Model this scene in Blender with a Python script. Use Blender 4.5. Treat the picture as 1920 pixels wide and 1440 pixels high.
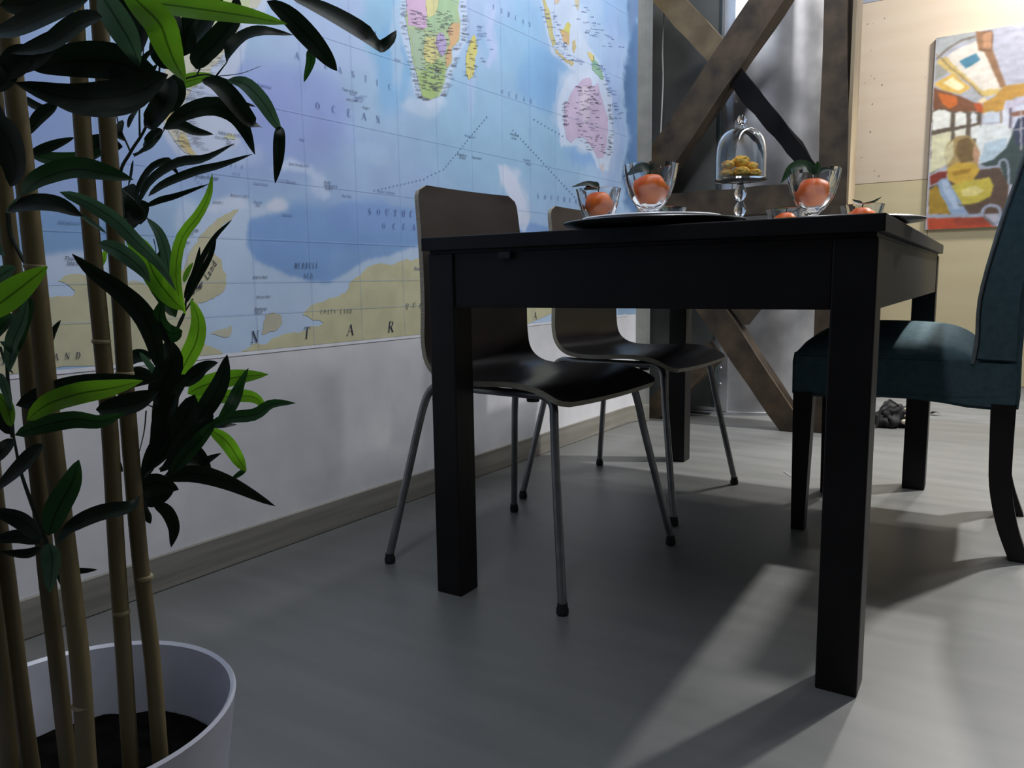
import bpy, bmesh, math, random
from mathutils import Vector, Matrix, noise
R_ = random.Random(7)
for o in list(bpy.data.objects): bpy.data.objects.remove(o, do_unlink=True)
SC = bpy.context.scene
COL = SC.collection
# ------------------------------------------------------------------ camera
CP = Vector((.1341, -1.2064, .6514)); YAW, PIT, ROL, FOC = .5639, .1344, -.0151, 1422.5
_f = Vector((-math.sin(YAW)*math.cos(PIT), math.cos(YAW)*math.cos(PIT), -math.sin(PIT)))
_r = Vector((math.cos(YAW), math.sin(YAW), 0)); _u = _r.cross(_f)
RT = _r*math.cos(ROL)+_u*math.sin(ROL); UP = -_r*math.sin(ROL)+_u*math.cos(ROL); FW = _f
cam = bpy.data.objects.new('camera', bpy.data.cameras.new('camera')); COL.objects.link(cam)
m = Matrix((RT, UP, -FW)).transposed().to_4x4(); m.translation = CP
cam.matrix_world = m
cam.data.sensor_width = 36; cam.data.lens = FOC*36/1920; cam.data.clip_start = .02
SC.camera = cam
# ------------------------------------------------------------------ world, lights, exposure
w = bpy.data.worlds.new('world'); SC.world = w; w.use_nodes = True
bg = w.node_tree.nodes['Background']; bg.inputs[0].default_value = (.72, .76, .84, 1); bg.inputs[1].default_value = .05
SC.view_settings.view_transform = 'Standard'; SC.view_settings.look = 'None'
SC.view_settings.gamma = 1; SC.view_settings.use_curve_mapping = False; SC.view_settings.exposure = 0.0
def area(name, loc, tgt, size, power, col):
    l = bpy.data.lights.new(name, 'AREA'); l.shape = 'DISK'; l.size = size; l.energy = power; l.color = col
    o = bpy.data.objects.new(name, l); COL.objects.link(o); o.location = loc
    o.rotation_euler = (Vector(tgt)-Vector(loc)).to_track_quat('-Z', 'Y').to_euler(); return o
def spot(name, loc, tgt, ang, blend, power, rad, col):
    l = bpy.data.lights.new(name, 'SPOT'); l.spot_size = math.radians(ang); l.spot_blend = blend; l.energy = power; l.shadow_soft_size = rad; l.color = col
    o = bpy.data.objects.new(name, l); COL.objects.link(o); o.location = loc
    o.rotation_euler = (Vector(tgt)-Vector(loc)).to_track_quat('-Z', 'Y').to_euler(); return o
spot('ceiling_spot_light', (.85, 2.2, 2.66), (.72, 1.85, 0), 90, .5, 430, .05, (1, .98, .94))
spot('chair_spot_light', (.15, 2.95, 2.8), (.12, 1.35, .4), 40, .7, 190, .07, (1, .96, .9))
area('wall_washer_light', (.7, 3.3, 2.85), (.3, 4.07, 1.15), .3, 44, (1, .95, .88))
_l = area('map_wall_light', (-.62, .3, 2.7), (-1.36, .3, 1.0), .15, 38, (.9, .94, 1)); _l.data.shape = 'RECTANGLE'; _l.data.size = 3.0; _l.data.size_y = .15
_l.matrix_world = Matrix.Translation((-.3, .3, 2.5)) @ Matrix(((0, -.775, .632), (1, 0, 0), (0, .632, .775))).to_4x4()
area('frame_fill_light', (.7, 1.5, 2.7), (-.95, 2.45, 1.35), .2, 18, (1, .98, .96))  # added light that puts highlights on the metal column and glass
area('side_fill_light', (2.7, .3, 1.9), (-1.3, .6, 1.2), 1.2, 3, (.88, .93, 1))  # added soft fill from the right, no real lamp there

# ------------------------------------------------------------------ helpers
def ray(px, py): return FW*FOC + RT*(px-960) - UP*(py-720)
def on(px, py, n, d):
    n = Vector(n); D = ray(px, py); return CP + D*((d-n.dot(CP))/n.dot(D))
def dep(px, py, d): return CP + ray(px, py)*(d/FOC)
def lin(c):
    f = lambda v: v/12.92 if v <= .04045 else ((v+.055)/1.055)**2.4
    return tuple(f(v/255) for v in c)+(1,)
class N:
    def __init__(s, name, rough=.5, metal=0, spec=.5):
        s.m = bpy.data.materials.new(name); s.m.use_nodes = True; s.t = s.m.node_tree
        s.b = s.t.nodes['Principled BSDF']; s.b.inputs['Roughness'].default_value = rough
        s.b.inputs['Metallic'].default_value = metal; s.b.inputs['Specular IOR Level'].default_value = spec
    def n(s, typ, **k):
        x = s.t.nodes.new(typ)
        for a, v in k.items():
            if isinstance(a, str) and hasattr(x, a): setattr(x, a, v)
            else: x.inputs[a.replace('_', ' ')].default_value = v
        return x
    def l(s, a, b): s.t.links.new(a, b)
def noisemat(name, c1, c2, scale=5, stretch=(1, 1, 1), rough=.5, bump=0, detail=6, metal=0, spec=.5, lo=.35, hi=.65, roughvar=0, bdist=.002):
    k = N(name, rough, metal, spec)
    tc = k.n('ShaderNodeTexCoord'); mp = k.n('ShaderNodeMapping'); mp.inputs['Scale'].default_value = stretch
    nz = k.n('ShaderNodeTexNoise'); nz.inputs['Scale'].default_value = scale; nz.inputs['Detail'].default_value = detail
    cr = k.n('ShaderNodeValToRGB'); cr.color_ramp.elements[0].position = lo; cr.color_ramp.elements[1].position = hi
    cr.color_ramp.elements[0].color = tuple(c1)+(1,); cr.color_ramp.elements[1].color = tuple(c2)+(1,)
    k.l(tc.outputs['Object'], mp.inputs[0]); k.l(mp.outputs[0], nz.inputs[0]); k.l(nz.outputs[0], cr.inputs[0]); k.l(cr.outputs[0], k.b.inputs['Base Color'])
    if bump:
        bp = k.n('ShaderNodeBump'); bp.inputs['Strength'].default_value = bump; bp.inputs['Distance'].default_value = bdist
        k.l(nz.outputs[0], bp.inputs['Height']); k.l(bp.outputs[0], k.b.inputs['Normal'])
    if roughvar:
        mr = k.n('ShaderNodeMapRange'); mr.inputs['To Min'].default_value = rough-roughvar; mr.inputs['To Max'].default_value = rough+roughvar
        k.l(nz.outputs[0], mr.inputs[0]); k.l(mr.outputs[0], k.b.inputs['Roughness'])
    k.m['k'] = 1
    return k.m
def flat(name, c, rough=.5, metal=0, spec=.5):
    return noisemat(name, [v*.93 for v in c[:3]], [min(1, v*1.06) for v in c[:3]], 18, rough=rough, metal=metal, spec=spec)

def obj(name, verts, faces, mat, parent=None, smooth=False, mi=None, uv=None):
    me = bpy.data.meshes.new(name); me.from_pydata([tuple(v) for v in verts], [], faces)
    for mm in (mat if isinstance(mat, (list, tuple)) else [mat]): me.materials.append(mm)
    if mi:
        for p, i in zip(me.polygons, mi): p.material_index = i
    if smooth: me.polygons.foreach_set('use_smooth', [True]*len(me.polygons))
    if uv:
        ul = me.uv_layers.new(name='UVMap')
        for lp in me.loops: ul.data[lp.index].uv = uv[lp.vertex_index]
    me.update(); o = bpy.data.objects.new(name, me); COL.objects.link(o)
    if parent:
        o.parent = parent; o.matrix_parent_inverse = parent.matrix_world.inverted() if parent.type != 'EMPTY' else Matrix()
    return o
def bobj(name, bm, mat, parent=None, smooth=False):
    bmesh.ops.recalc_face_normals(bm, faces=bm.faces)
    me = bpy.data.meshes.new(name); bm.to_mesh(me); bm.free()
    for mm in (mat if isinstance(mat, (list, tuple)) else [mat]): me.materials.append(mm)
    if smooth: me.polygons.foreach_set('use_smooth', [True]*len(me.polygons))
    o = bpy.data.objects.new(name, me); COL.objects.link(o)
    if parent: o.parent = parent
    return o
def sharp(o, ang=40):
    me = o.data; me.polygons.foreach_set('use_smooth', [True]*len(me.polygons))
    try: me.set_sharp_from_angle(angle=math.radians(ang))
    except Exception: pass
    return o
def tag(o, label, cat, group=None, kind=None):
    o['label'] = label; o['category'] = cat
    if group: o['group'] = group
    if kind: o['kind'] = kind
    return o
def thing(name, label, cat, loc=(0, 0, 0), rz=0, group=None):
    o = bpy.data.objects.new(name, None); COL.objects.link(o); o.location = loc; o.rotation_euler = (0, 0, rz)
    o.empty_display_size = .05
    return tag(o, label, cat, group)
def struct(o): o['kind'] = 'structure'; return o
def box(bm, x0, x1, y0, y1, z0, z1, bev=0, mi=0, M=None):
    vs = [bm.verts.new((x, y, z)) for x in (x0, x1) for y in (y0, y1) for z in (z0, z1)]
    fs = [bm.faces.new([vs[i] for i in q]) for q in ((0, 1, 3, 2), (4, 6, 7, 5), (0, 4, 5, 1), (2, 3, 7, 6), (0, 2, 6, 4), (1, 5, 7, 3))]
    for f in fs: f.material_index = mi
    if bev:
        es = list({e for f in fs for e in f.edges})
        r = bmesh.ops.bevel(bm, geom=es, offset=bev, segments=2, affect='EDGES', profile=.6)
        vs = list({v for f in r['faces'] for v in f.verts} | {v for v in vs if v.is_valid})
    if M: bmesh.ops.transform(bm, matrix=M, verts=vs)
    return vs
def boxo(name, b, mat, parent=None, bev=.002):
    bm = bmesh.new(); box(bm, *b, bev); return bobj(name, bm, mat, parent)
def catmull(P, n):
    P = [Vector(p) for p in P]; out = []
    Q = [P[0]*2-P[1]]+P+[P[-1]*2-P[-2]]; seg = len(P)-1
    for i in range(n+1):
        t = i/n*seg; k = min(int(t), seg-1); t -= k
        a, b, c, d = Q[k:k+4]
        out.append(.5*((2*b)+(c-a)*t+(2*a-5*b+4*c-d)*t*t+(3*b-a-3*c+d)*t**3))
    return out
def tube(P, rad, seg=10, cap=True, off=0):
    """verts, faces of a tube along P; rad number or list"""
    P = [Vector(p) for p in P]; V = []; F = []; n = len(P)
    rads = rad if isinstance(rad, (list, tuple)) else [rad]*n
    ref = None
    for i, p in enumerate(P):
        t = (P[min(i+1, n-1)]-P[max(i-1, 0)]).normalized()
        if ref is None: ref = t.orthogonal().normalized()
        a = (ref-t*ref.dot(t)).normalized(); ref = a; b = t.cross(a)
        for k in range(seg):
            th = 2*math.pi*k/seg; V.append(p+(a*math.cos(th)+b*math.sin(th))*rads[i])
    for i in range(n-1):
        for k in range(seg):
            k2 = (k+1) % seg; F.append((off+i*seg+k, off+i*seg+k2, off+(i+1)*seg+k2, off+(i+1)*seg+k))
    if cap:
        F.append(tuple(off+k for k in reversed(range(seg)))); F.append(tuple(off+(n-1)*seg+k for k in range(seg)))
    return V, F
def tubeo(name, P, rad, mat, parent=None, seg=10):
    V, F = tube(P, rad, seg); return sharp(obj(name, V, F, mat, parent), 50)
def lathe(name, prof, mat, parent=None, seg=32, rf=None, smooth=True, close=False, ang=35):
    """prof list of (r,z); rf(th,i)->radius factor"""
    V = []; F = []; n = len(prof)
    for i, (r, z) in enumerate(prof):
        for k in range(seg):
            th = 2*math.pi*k/seg; q = r*(rf(th, i) if rf else 1)
            V.append((q*math.cos(th), q*math.sin(th), z))
    for i in range(n-1 if not close else n):
        j = (i+1) % n
        for k in range(seg):
            k2 = (k+1) % seg; F.append((i*seg+k, i*seg+k2, j*seg+k2, j*seg+k))
    if not close:
        if prof[0][0] > 1e-5: F.append(tuple(reversed(range(seg))))
        if prof[-1][0] > 1e-5: F.append(tuple((n-1)*seg+k for k in range(seg)))
    bm = bmesh.new(); vs = [bm.verts.new(v) for v in V]
    for f in F:
        try: bm.faces.new([vs[i] for i in f])
        except ValueError: pass
    bmesh.ops.remove_doubles(bm, verts=bm.verts, dist=1e-6)
    o = bobj(name, bm, mat, parent)
    return sharp(o, ang) if smooth else o
def curve_pts(P, n=8):
    return [tuple(v[:2]) for v in catmull([(a, b, 0) for a, b in P], n*(len(P)-1))]

# ------------------------------------------------------------------ materials
M = {}
M['white_wall'] = noisemat('painted white wall', (.62, .62, .66), (.68, .68, .71), 14, rough=.6, bump=.06)
M['skirt'] = noisemat('grey beige laminate skirting', (.19, .18, .155), (.27, .255, .225), 9, (1, .25, 6), rough=.5, bump=.1)
M['gap'] = flat('dark joint', (.02, .02, .02), .8)
M['floor'] = noisemat('grey laminate floor', (.122, .126, .124), (.165, .166, .162), 9, (.3, 1.8, 1), rough=.42, bump=.05, roughvar=.06, lo=.25, hi=.75, detail=9)
M['floor2'] = noisemat('grey stone floor beyond', (.13, .137, .14), (.18, .185, .19), 6, (.8, 2, 1), rough=.5)
M['ply_pink'] = noisemat('pinkish plywood', (.68, .57, .45), (.71, .61, .49), 3, (.6, 1, 5), rough=.55, bump=.03)
M['ply_yellow'] = noisemat('yellowish plywood', (.6, .52, .33), (.63, .555, .36), 3, (.6, 1, 5), rough=.55, bump=.03)
M['timber'] = noisemat('old brown timber', (.018, .011, .006), (.095, .062, .033), 11, (1, 1, 1), rough=.7, bump=.5, lo=.3, hi=.75, bdist=.004)
M['timber_light'] = noisemat('paler brown timber', (.07, .045, .02), (.2, .145, .075), 6, rough=.65, bump=.4, lo=.3, hi=.7, bdist=.004)
M['timber_dark'] = noisemat('blackened timber', (.003, .003, .004), (.014, .013, .014), 8, rough=.85, spec=.1, bump=.4, lo=.3, hi=.8, bdist=.004)
M['slate'] = noisemat('grey painted board', (.085, .09, .088), (.12, .125, .12), 6, rough=.6)
M['table'] = noisemat('black brown veneer', (.005, .0045, .005), (.010, .009, .010), 8, (1, 8, 1), rough=.45, bump=.05, spec=.28)
M['chair_wood'] = noisemat('dark brown lacquer', (.016, .012, .0115), (.026, .02, .019), 8, (8, 1, 1), rough=.33, bump=.03)
M['ply_edge'] = noisemat('pale plywood edge', (.26, .23, .17), (.36, .33, .25), 30, (1, 1, 8), rough=.6)
M['chrome'] = noisemat('dull grey steel tube', (.2, .21, .215), (.3, .31, .32), 20, rough=.32, metal=.85)
M['rubber'] = flat('black rubber', (.01, .01, .01), .7)
M['blue_fabric'] = noisemat('dark teal cotton cover', (.048, .088, .106), (.064, .112, .132), 60, rough=.85, bump=.25, spec=.2, bdist=.001)
M['fabric_seam'] = noisemat('grey worn piping', (.10, .12, .13), (.15, .17, .18), 40, rough=.85)
M['dark_wood'] = noisemat('near black wood leg', (.008, .007, .008), (.014, .012, .012), 8, rough=.45, spec=.25)
M['pot'] = flat('glossy white plastic', (.66, .67, .76), .28)
M['soil'] = noisemat('black soil filling', (.0015, .0015, .0015), (.005, .0045, .004), 60, rough=1, bump=.8, bdist=.006, spec=.05)
M['bamboo'] = noisemat('bamboo cane', (.08, .06, .028), (.28, .215, .095), 9, (1, 1, .35), rough=.5, bump=.15, lo=.3, hi=.7)
M['bamboo_node'] = noisemat('pale bamboo node', (.3, .25, .14), (.42, .35, .2), 20, rough=.5)
M['twig'] = flat('dark green twig', (.02, .035, .022), .6)
def leafmat(name, top, trans, amt, rough=.5):
    k = N(name, rough, 0, .3)
    uv = k.n('ShaderNodeUVMap'); sx = k.n('ShaderNodeSeparateXYZ'); k.l(uv.outputs[0], sx.inputs[0])
    d = k.n('ShaderNodeMath', operation='SUBTRACT'); d.inputs[1].default_value = .5; k.l(sx.outputs[0], d.inputs[0])
    a = k.n('ShaderNodeMath', operation='ABSOLUTE'); k.l(d.outputs[0], a.inputs[0])
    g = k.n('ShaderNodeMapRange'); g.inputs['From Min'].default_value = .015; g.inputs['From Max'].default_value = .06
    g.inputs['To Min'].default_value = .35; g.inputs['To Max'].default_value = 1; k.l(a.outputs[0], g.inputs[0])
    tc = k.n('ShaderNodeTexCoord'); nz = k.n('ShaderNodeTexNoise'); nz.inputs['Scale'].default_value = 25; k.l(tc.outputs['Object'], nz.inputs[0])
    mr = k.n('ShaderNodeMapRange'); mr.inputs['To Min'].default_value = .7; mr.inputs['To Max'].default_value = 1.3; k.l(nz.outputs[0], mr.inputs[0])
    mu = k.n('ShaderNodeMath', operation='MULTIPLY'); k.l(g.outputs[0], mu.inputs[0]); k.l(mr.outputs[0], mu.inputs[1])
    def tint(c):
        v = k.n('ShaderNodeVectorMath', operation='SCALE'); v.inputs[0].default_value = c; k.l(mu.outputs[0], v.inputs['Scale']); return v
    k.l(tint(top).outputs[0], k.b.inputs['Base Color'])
    tr = k.n('ShaderNodeBsdfTranslucent'); k.l(tint(trans).outputs[0], tr.inputs[0])
    mx = k.n('ShaderNodeMixShader'); mx.inputs[0].default_value = amt
    k.l(k.b.outputs[0], mx.inputs[1]); k.l(tr.outputs[0], mx.inputs[2]); k.l(mx.outputs[0], k.t.nodes['Material Output'].inputs[0])
    return k.m
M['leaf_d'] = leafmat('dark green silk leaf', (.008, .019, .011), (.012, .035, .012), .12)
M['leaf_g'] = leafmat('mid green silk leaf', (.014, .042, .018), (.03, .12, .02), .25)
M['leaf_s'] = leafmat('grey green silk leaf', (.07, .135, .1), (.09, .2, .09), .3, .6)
M['leaf_b'] = leafmat('backlit green silk leaf', (.07, .17, .015), (.26, .62, .025), .55)  # same leaf cloth; light shining through is put into this brighter colour
# glass
k = N('clear glass', .02); k.b.inputs['Transmission Weight'].default_value = 1; k.b.inputs['IOR'].default_value = 1.45
k.b.inputs['Base Color'].default_value = (.95, .97, .97, 1); nz = k.n('ShaderNodeTexNoise'); nz.inputs['Scale'].default_value = 8
bp = k.n('ShaderNodeBump'); bp.inputs['Strength'].default_value = .03; k.l(nz.outputs[0], bp.inputs['Height']); k.l(bp.outputs[0], k.b.inputs['Normal'])
M['glass'] = k.m
M['tangerine'] = noisemat('tangerine peel', (.6, .08, .006), (.84, .19, .01), 30, rough=.42, spec=.25, bump=.25, bdist=.001)
M['cake'] = noisemat('yellow crumbly cake', (.85, .4, .04), (1, .7, .13), 45, rough=.8, bump=.6, lo=.4, hi=.6)
M['plate'] = flat('white glazed plate', (.86, .86, .88), .25)
M['charger'] = noisemat('black charger plate', (.012, .012, .014), (.025, .025, .03), 20, rough=.3)
M['cable'] = flat('white cable', (.75, .74, .72), .5)
M['canvas_side'] = flat('beige canvas side', (.45, .38, .3), .8)
M['black_bag'] = noisemat('black crumpled cloth', (.006, .006, .007), (.02, .02, .022), 20, rough=.8, bump=.6, bdist=.01)
M['pale_bit'] = flat('pale cream cloth', (.55, .48, .38), .8)
# metal column with smudges
k = N('galvanised sheet metal', .26, 1)
tc = k.n('ShaderNodeTexCoord'); nz = k.n('ShaderNodeTexNoise'); nz.inputs['Scale'].default_value = 4; nz.inputs['Detail'].default_value = 5
k.l(tc.outputs['Object'], nz.inputs[0])
cr = k.n('ShaderNodeValToRGB'); cr.color_ramp.elements[0].position = .35; cr.color_ramp.elements[1].position = .65
cr.color_ramp.elements[0].color = (.5, .51, .55, 1); cr.color_ramp.elements[1].color = (.8, .81, .85, 1); k.l(nz.outputs[0], cr.inputs[0]); k.l(cr.outputs[0], k.b.inputs['Base Color'])
mr = k.n('ShaderNodeMapRange'); mr.inputs['To Min'].default_value = .3; mr.inputs['To Max'].default_value = .52; k.l(nz.outputs[0], mr.inputs[0]); k.l(mr.outputs[0], k.b.inputs['Roughness'])
mp = k.n('ShaderNodeMapping'); mp.inputs['Scale'].default_value = (3, 3, .5); n2 = k.n('ShaderNodeTexNoise'); n2.inputs['Scale'].default_value = 2.2; n2.inputs['Detail'].default_value = 1
bp = k.n('ShaderNodeBump'); bp.inputs['Strength'].default_value = .35; bp.inputs['Distance'].default_value = .02
k.l(tc.outputs['Object'], mp.inputs[0]); k.l(mp.outputs[0], n2.inputs[0]); k.l(n2.outputs[0], bp.inputs['Height']); k.l(bp.outputs[0], k.b.inputs['Normal'])
M['metal'] = k.m
_print = {}
def ink(c, rough=.55):
    if c not in _print: _print[c] = flat('printed ink %d %d %d' % c, lin(c), rough)
    return _print[c]

# ------------------------------------------------------------------ room shell
WD, WS = -1.345, .0455                         # left wall plane x = WD + WS*y
def wallprof(n_arc=8):
    pts = [(WD+WS*-3.2, -3.2), (WD+WS*1.96, 1.96)]
    x0, y0 = pts[-1]; R = .11
    for i in range(1, n_arc+1):
        a = math.radians(70)*i/n_arc; pts.append((x0+R*(1-math.cos(a)), y0+R*math.sin(a)))
    return pts
WPTS = wallprof()
def wext(name, off, z0, z1, mat, upto=None, thick=.1, tail=True):
    """extrude wall profile, offset 'off' into the room"""
    P = WPTS[:upto] if upto else WPTS[:]
    Q = []
    for i, p in enumerate(P):
        a = Vector(P[max(i-1, 0)]); b = Vector(P[min(i+1, len(P)-1)]); t = (b-a).normalized(); n = Vector((t.y, -t.x))
        Q.append((Vector(p)+n*off, Vector(p)-n*thick))
    V = []; F = []
    for a, b in Q:
        V += [(a.x, a.y, z0), (a.x, a.y, z1), (b.x, b.y, z0), (b.x, b.y, z1)]
    for i in range(len(Q)-1):
        k = i*4
        F += [(k, k+4, k+5, k+1), (k+1, k+5, k+7, k+3), (k+2, k+3, k+7, k+6), (k, k+2, k+6, k+4)]
    F += [(0, 1, 3, 2), (len(V)-4, len(V)-2, len(V)-1, len(V)-3)]
    return obj(name, V, F, mat)
M['shaded_end'] = noisemat('shaded white wall end', (.16, .165, .155), (.21, .215, .2), 14, rough=.7)  # white wall end coloured grey, shade of the curved corner painted in
wl = struct(wext('wall_left', 0, 0, 2.9, M['white_wall'])); wl.data.materials.append(M['shaded_end'])
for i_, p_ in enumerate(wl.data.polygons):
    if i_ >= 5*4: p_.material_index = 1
bb = struct(wext('baseboard_left', .012, .002, .076, M['skirt']))
struct(boxo('floor', (-3.2, 3.2, -3.2, 2.69, -.05, 0), M['floor'], bev=0))
fb = struct(boxo('floor_beyond', (-3.2, 3.2, 2.69, 4.4, -.05, -.002), M['floor2'], bev=0)); fb.name = 'floor_rear'
# back wall: plywood panels
struct(boxo('wall_back', (-3.2, 3.2, 4.09, 4.2, 0, 2.9), M['gap'], bev=0))
wb = bpy.data.objects['wall_back']
for (xs, z0, z1, mt) in (((-3.2, -2.0, -.222, 1.35, 3.2), .0, 1.219, 'ply_yellow'), ((-3.2, -1.6, .84, 3.2), 1.222, 2.29, 'ply_pink')):
    for a, b in zip(xs, xs[1:]): boxo('plywood_panel', (a+.001, b-.001, 4.07+R_.uniform(0, .001), 4.09, z0, z1), M[mt], wb, bev=.0008)
boxo('upper_board', (-3.2, 3.2, 4.072, 4.09, 2.293, 2.9), ink((170, 180, 200)), wb, bev=0)
# knots in plywood
V = []; F = []
for (px, py) in ((1627, 45), (1637, 44), (1659, 34), (1634, 95), (1634, 142), (1640, 147), (1654, 159), (1621, 156), (1735, 146), (1636, 195), (1632, 247), (1640, 320), (1616, 295), (1648, 330), (1915, 9)):
    c = on(px, py, (0, 1, 0), 4.0688); k = len(V); r = R_.uniform(.002, .004)
    V += [c+Vector((r*math.cos(t*math.pi/3), 0, r*math.sin(t*math.pi/3))) for t in range(6)]; F.append(tuple(range(k, k+6)))
obj('knot_marks', V, F, ink((120, 95, 80)), wb)['kind'] = 'stuff'

# ------------------------------------------------------------------ map mural
WN = (1, -WS, 0)
def wm(px, py):
    p = on(px, py, WN, WD); return (p.y, p.z)
TN = Vector((WS, 1, 0)).normalized(); NRM = Vector((1, -WS, 0)).normalized()
def wpt(y, z, off=0.001): return Vector((WD+WS*y, y, z))+NRM*off
mural = thing('world_map_mural', 'large pale blue world map wallpaper with black lettering covering the upper left wall', 'map', (WD, 0, .497))
PO = Vector((WD, 0, .497))
def loc(v): return v-PO
# ocean sheet with painted depth zones and shade at the curved end (vertex colours baked from zone list)
BASE = (150, 184, 222)
ZONES = [ # px, py, rx, ry, rgb, strength
 (560, 220, 95, 100, (128, 146, 214), .8), (470, 200, 80, 90, (130, 148, 215), .7), (640, 60, 140, 70, (160, 182, 226), .7), (120, 300, 150, 140, (128, 152, 214), .7),
 (420, 300, 150, 70, (135, 160, 218), .6), (720, 40, 40, 90, (112, 178, 214), .7), (735, 130, 35, 90, (98, 165, 218), .7), (700, 330, 160, 80, (140, 168, 218), .5), (950, 250, 170, 130, (128, 178, 214), .7),
 (1020, 150, 50, 60, (105, 160, 215), .8), (960, 60, 60, 70, (118, 178, 220), .6), (870, 20, 90, 50, (155, 178, 222), .6), (1105, 285, 40, 30, (108, 155, 215), .8), (1170, 20, 40, 60, (110, 158, 212), .7),
 (1190, 150, 14, 400, (58, 98, 150), .95), (1150, 200, 20, 180, (140, 165, 215), .6), (560, 450, 110, 70, (102, 146, 206), .95), (640, 480, 90, 50, (104, 148, 208), .9), (700, 420, 110, 40, (104, 150, 212), .8), (110, 440, 110, 50, (105, 150, 205), .9),  # dark strip at the map end: deep blue with corner shade painted in
 (860, 420, 120, 60, (125, 165, 215), .6), (1000, 370, 80, 40, (140, 180, 222), .6),
 (515, 382, 22, 14, (205, 216, 236), .9), (465, 400, 40, 22, (190, 206, 234), .8), (445, 470, 22, 70, (186, 204, 232), .85), (400, 560, 70, 60, (180, 203, 232), .9), (480, 560, 90, 50, (176, 200, 230), .9), (560, 570, 60, 30, (174, 198, 226), .8), (650, 500, 30, 25, (180, 202, 226), .8),
 (720, 478, 90, 14, (188, 206, 222), .8), (120, 500, 80, 24, (182, 200, 228), .9), (350, 420, 28, 40, (186, 205, 232), .8), (330, 520, 40, 60, (190, 206, 228), .7),
 (550, 312, 38, 9, (184, 202, 236), .8), (600, 345, 14, 26, (180, 200, 236), .8), (380, 250, 60, 50, (180, 192, 220), .6), (440, 290, 60, 20, (180, 200, 234), .6), (955, 335, 16, 26, (196, 208, 234), .8), (975, 380, 18, 40, (192, 206, 230), .7),
 (745, 60, 12, 110, (180, 200, 228), .6), (795, 200, 40, 14, (188, 206, 230), .7), (1080, 60, 30, 50, (182, 200, 226), .8), (1050, 190, 14, 60, (175, 196, 226), .7), (1080, 150, 30, 20, (180, 200, 226), .8), (1140, 260, 16, 80, (170, 190, 224), .6), (1100, 275, 20, 14, (182, 202, 226), .7),
 (925, 60, 10, 60, (168, 190, 232), .7), (885, 160, 8, 60, (165, 190, 230), .6), (700, 290, 40, 20, (158, 192, 226), .6), (1175, 560, 26, 40, (118, 150, 180), .8), (50, 150, 80, 120, (125, 150, 215), .6)]
def ocean(px, py):
    c = Vector(BASE)
    for (x, y, a, b, col, s) in ZONES:
        d = ((px-x)/a)**2+((py-y)/b)**2
        if d < 6: c = c.lerp(Vector(col), s*(1/(1+math.exp((math.sqrt(d)-1)*7))))
    return c
def proj(p):
    d = p-CP; z = d.dot(FW)
    return (960+FOC*d.dot(RT)/z, 720-FOC*d.dot(UP)/z) if z > .1 else (-500, 300)
import numpy as np
NY = 640
ys = [-1.3, -1.1, -.95]+[-.85+i*(1.96+.85)/NY for i in range(NY+1)]; cols = [wpt(y, 0, .001) for y in ys]
for i in range(2, 6):
    a = Vector(WPTS[i-1]); b = Vector(WPTS[i+1]); t = (b-a).normalized(); p = Vector(WPTS[i])+Vector((t.y, -t.x))*.001
    cols.append(Vector((p.x, p.y, 0)))
NZ = 330; zs = [.497+(2.0-.497)*(i/NZ) for i in range(NZ+1)]+[2.1, 2.3, 2.5, 2.75]; NZ = len(zs)-1
PX = np.array([[proj(Vector((c.x, c.y, z))) for z in zs] for c in cols])
J1 = np.array([[noise.noise(Vector((c.y*7, z*7, 1)))+.5*noise.noise(Vector((c.y*20, z*20, 2)))+.25*noise.noise(Vector((c.y*55, z*55, 2))) for z in zs] for c in cols])
J2 = np.array([[noise.noise(Vector((c.y*7, z*7, 31)))+.5*noise.noise(Vector((c.y*20, z*20, 12)))+.25*noise.noise(Vector((c.y*55, z*55, 7))) for z in zs] for c in cols])
X_ = np.clip(PX[..., 0], -400, 2200)+J1*13; Y_ = PX[..., 1]+J2*13
IM = np.zeros(X_.shape+(3,)); IM[:] = BASE
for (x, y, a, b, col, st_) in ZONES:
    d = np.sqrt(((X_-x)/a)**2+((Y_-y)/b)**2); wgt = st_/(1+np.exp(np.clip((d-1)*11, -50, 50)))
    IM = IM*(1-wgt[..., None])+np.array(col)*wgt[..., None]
def opoly(P, rgb, k_=1.):
    ins = np.zeros(X_.shape, bool); A = PX[..., 0]+J1*5; B = PX[..., 1]+J2*5
    for i in range(len(P)):
        xa, za = P[i]; xb, zb = P[i-1]
        if za == zb: continue
        ins ^= ((za > B) != (zb > B)) & (A < (xb-xa)*(B-za)/(zb-za)+xa)
    IM[ins] = IM[ins]*(1-k_)+np.array(rgb)*k_
opoly([(380, 470), (405, 420), (440, 385), (470, 385), (466, 412), (462, 459), (478, 487), (530, 509), (577, 525), (619, 534), (656, 506), (684, 485), (740, 472), (790, 450), (900, 440), (1100, 445), (1160, 520), (1160, 660), (370, 680), (372, 600), (424, 515)], (178, 202, 232), .9)
opoly([(60, 484), (150, 470), (240, 492), (320, 490), (330, 440), (370, 400), (420, 372), (470, 372), (440, 420), (400, 480), (380, 560), (0, 580)], (184, 203, 232), .85)
opoly([(466, 412), (500, 402), (560, 412), (610, 417), (640, 431), (703, 441), (778, 420), (800, 400), (1000, 420), (1100, 440), (1000, 450), (870, 455), (787, 458), (731, 478), (684, 487), (656, 506), (619, 534), (577, 525), (530, 509), (478, 487), (462, 459)], (106, 150, 210), .9)
opoly([(640, 380), (720, 385), (800, 390), (800, 430), (703, 436), (650, 425), (600, 400)], (112, 150, 214), .7)
opoly([(930, 308), (948, 306), (966, 330), (978, 360), (990, 400), (985, 440), (972, 430), (960, 380), (940, 340)], (204, 212, 236), .8)
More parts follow.
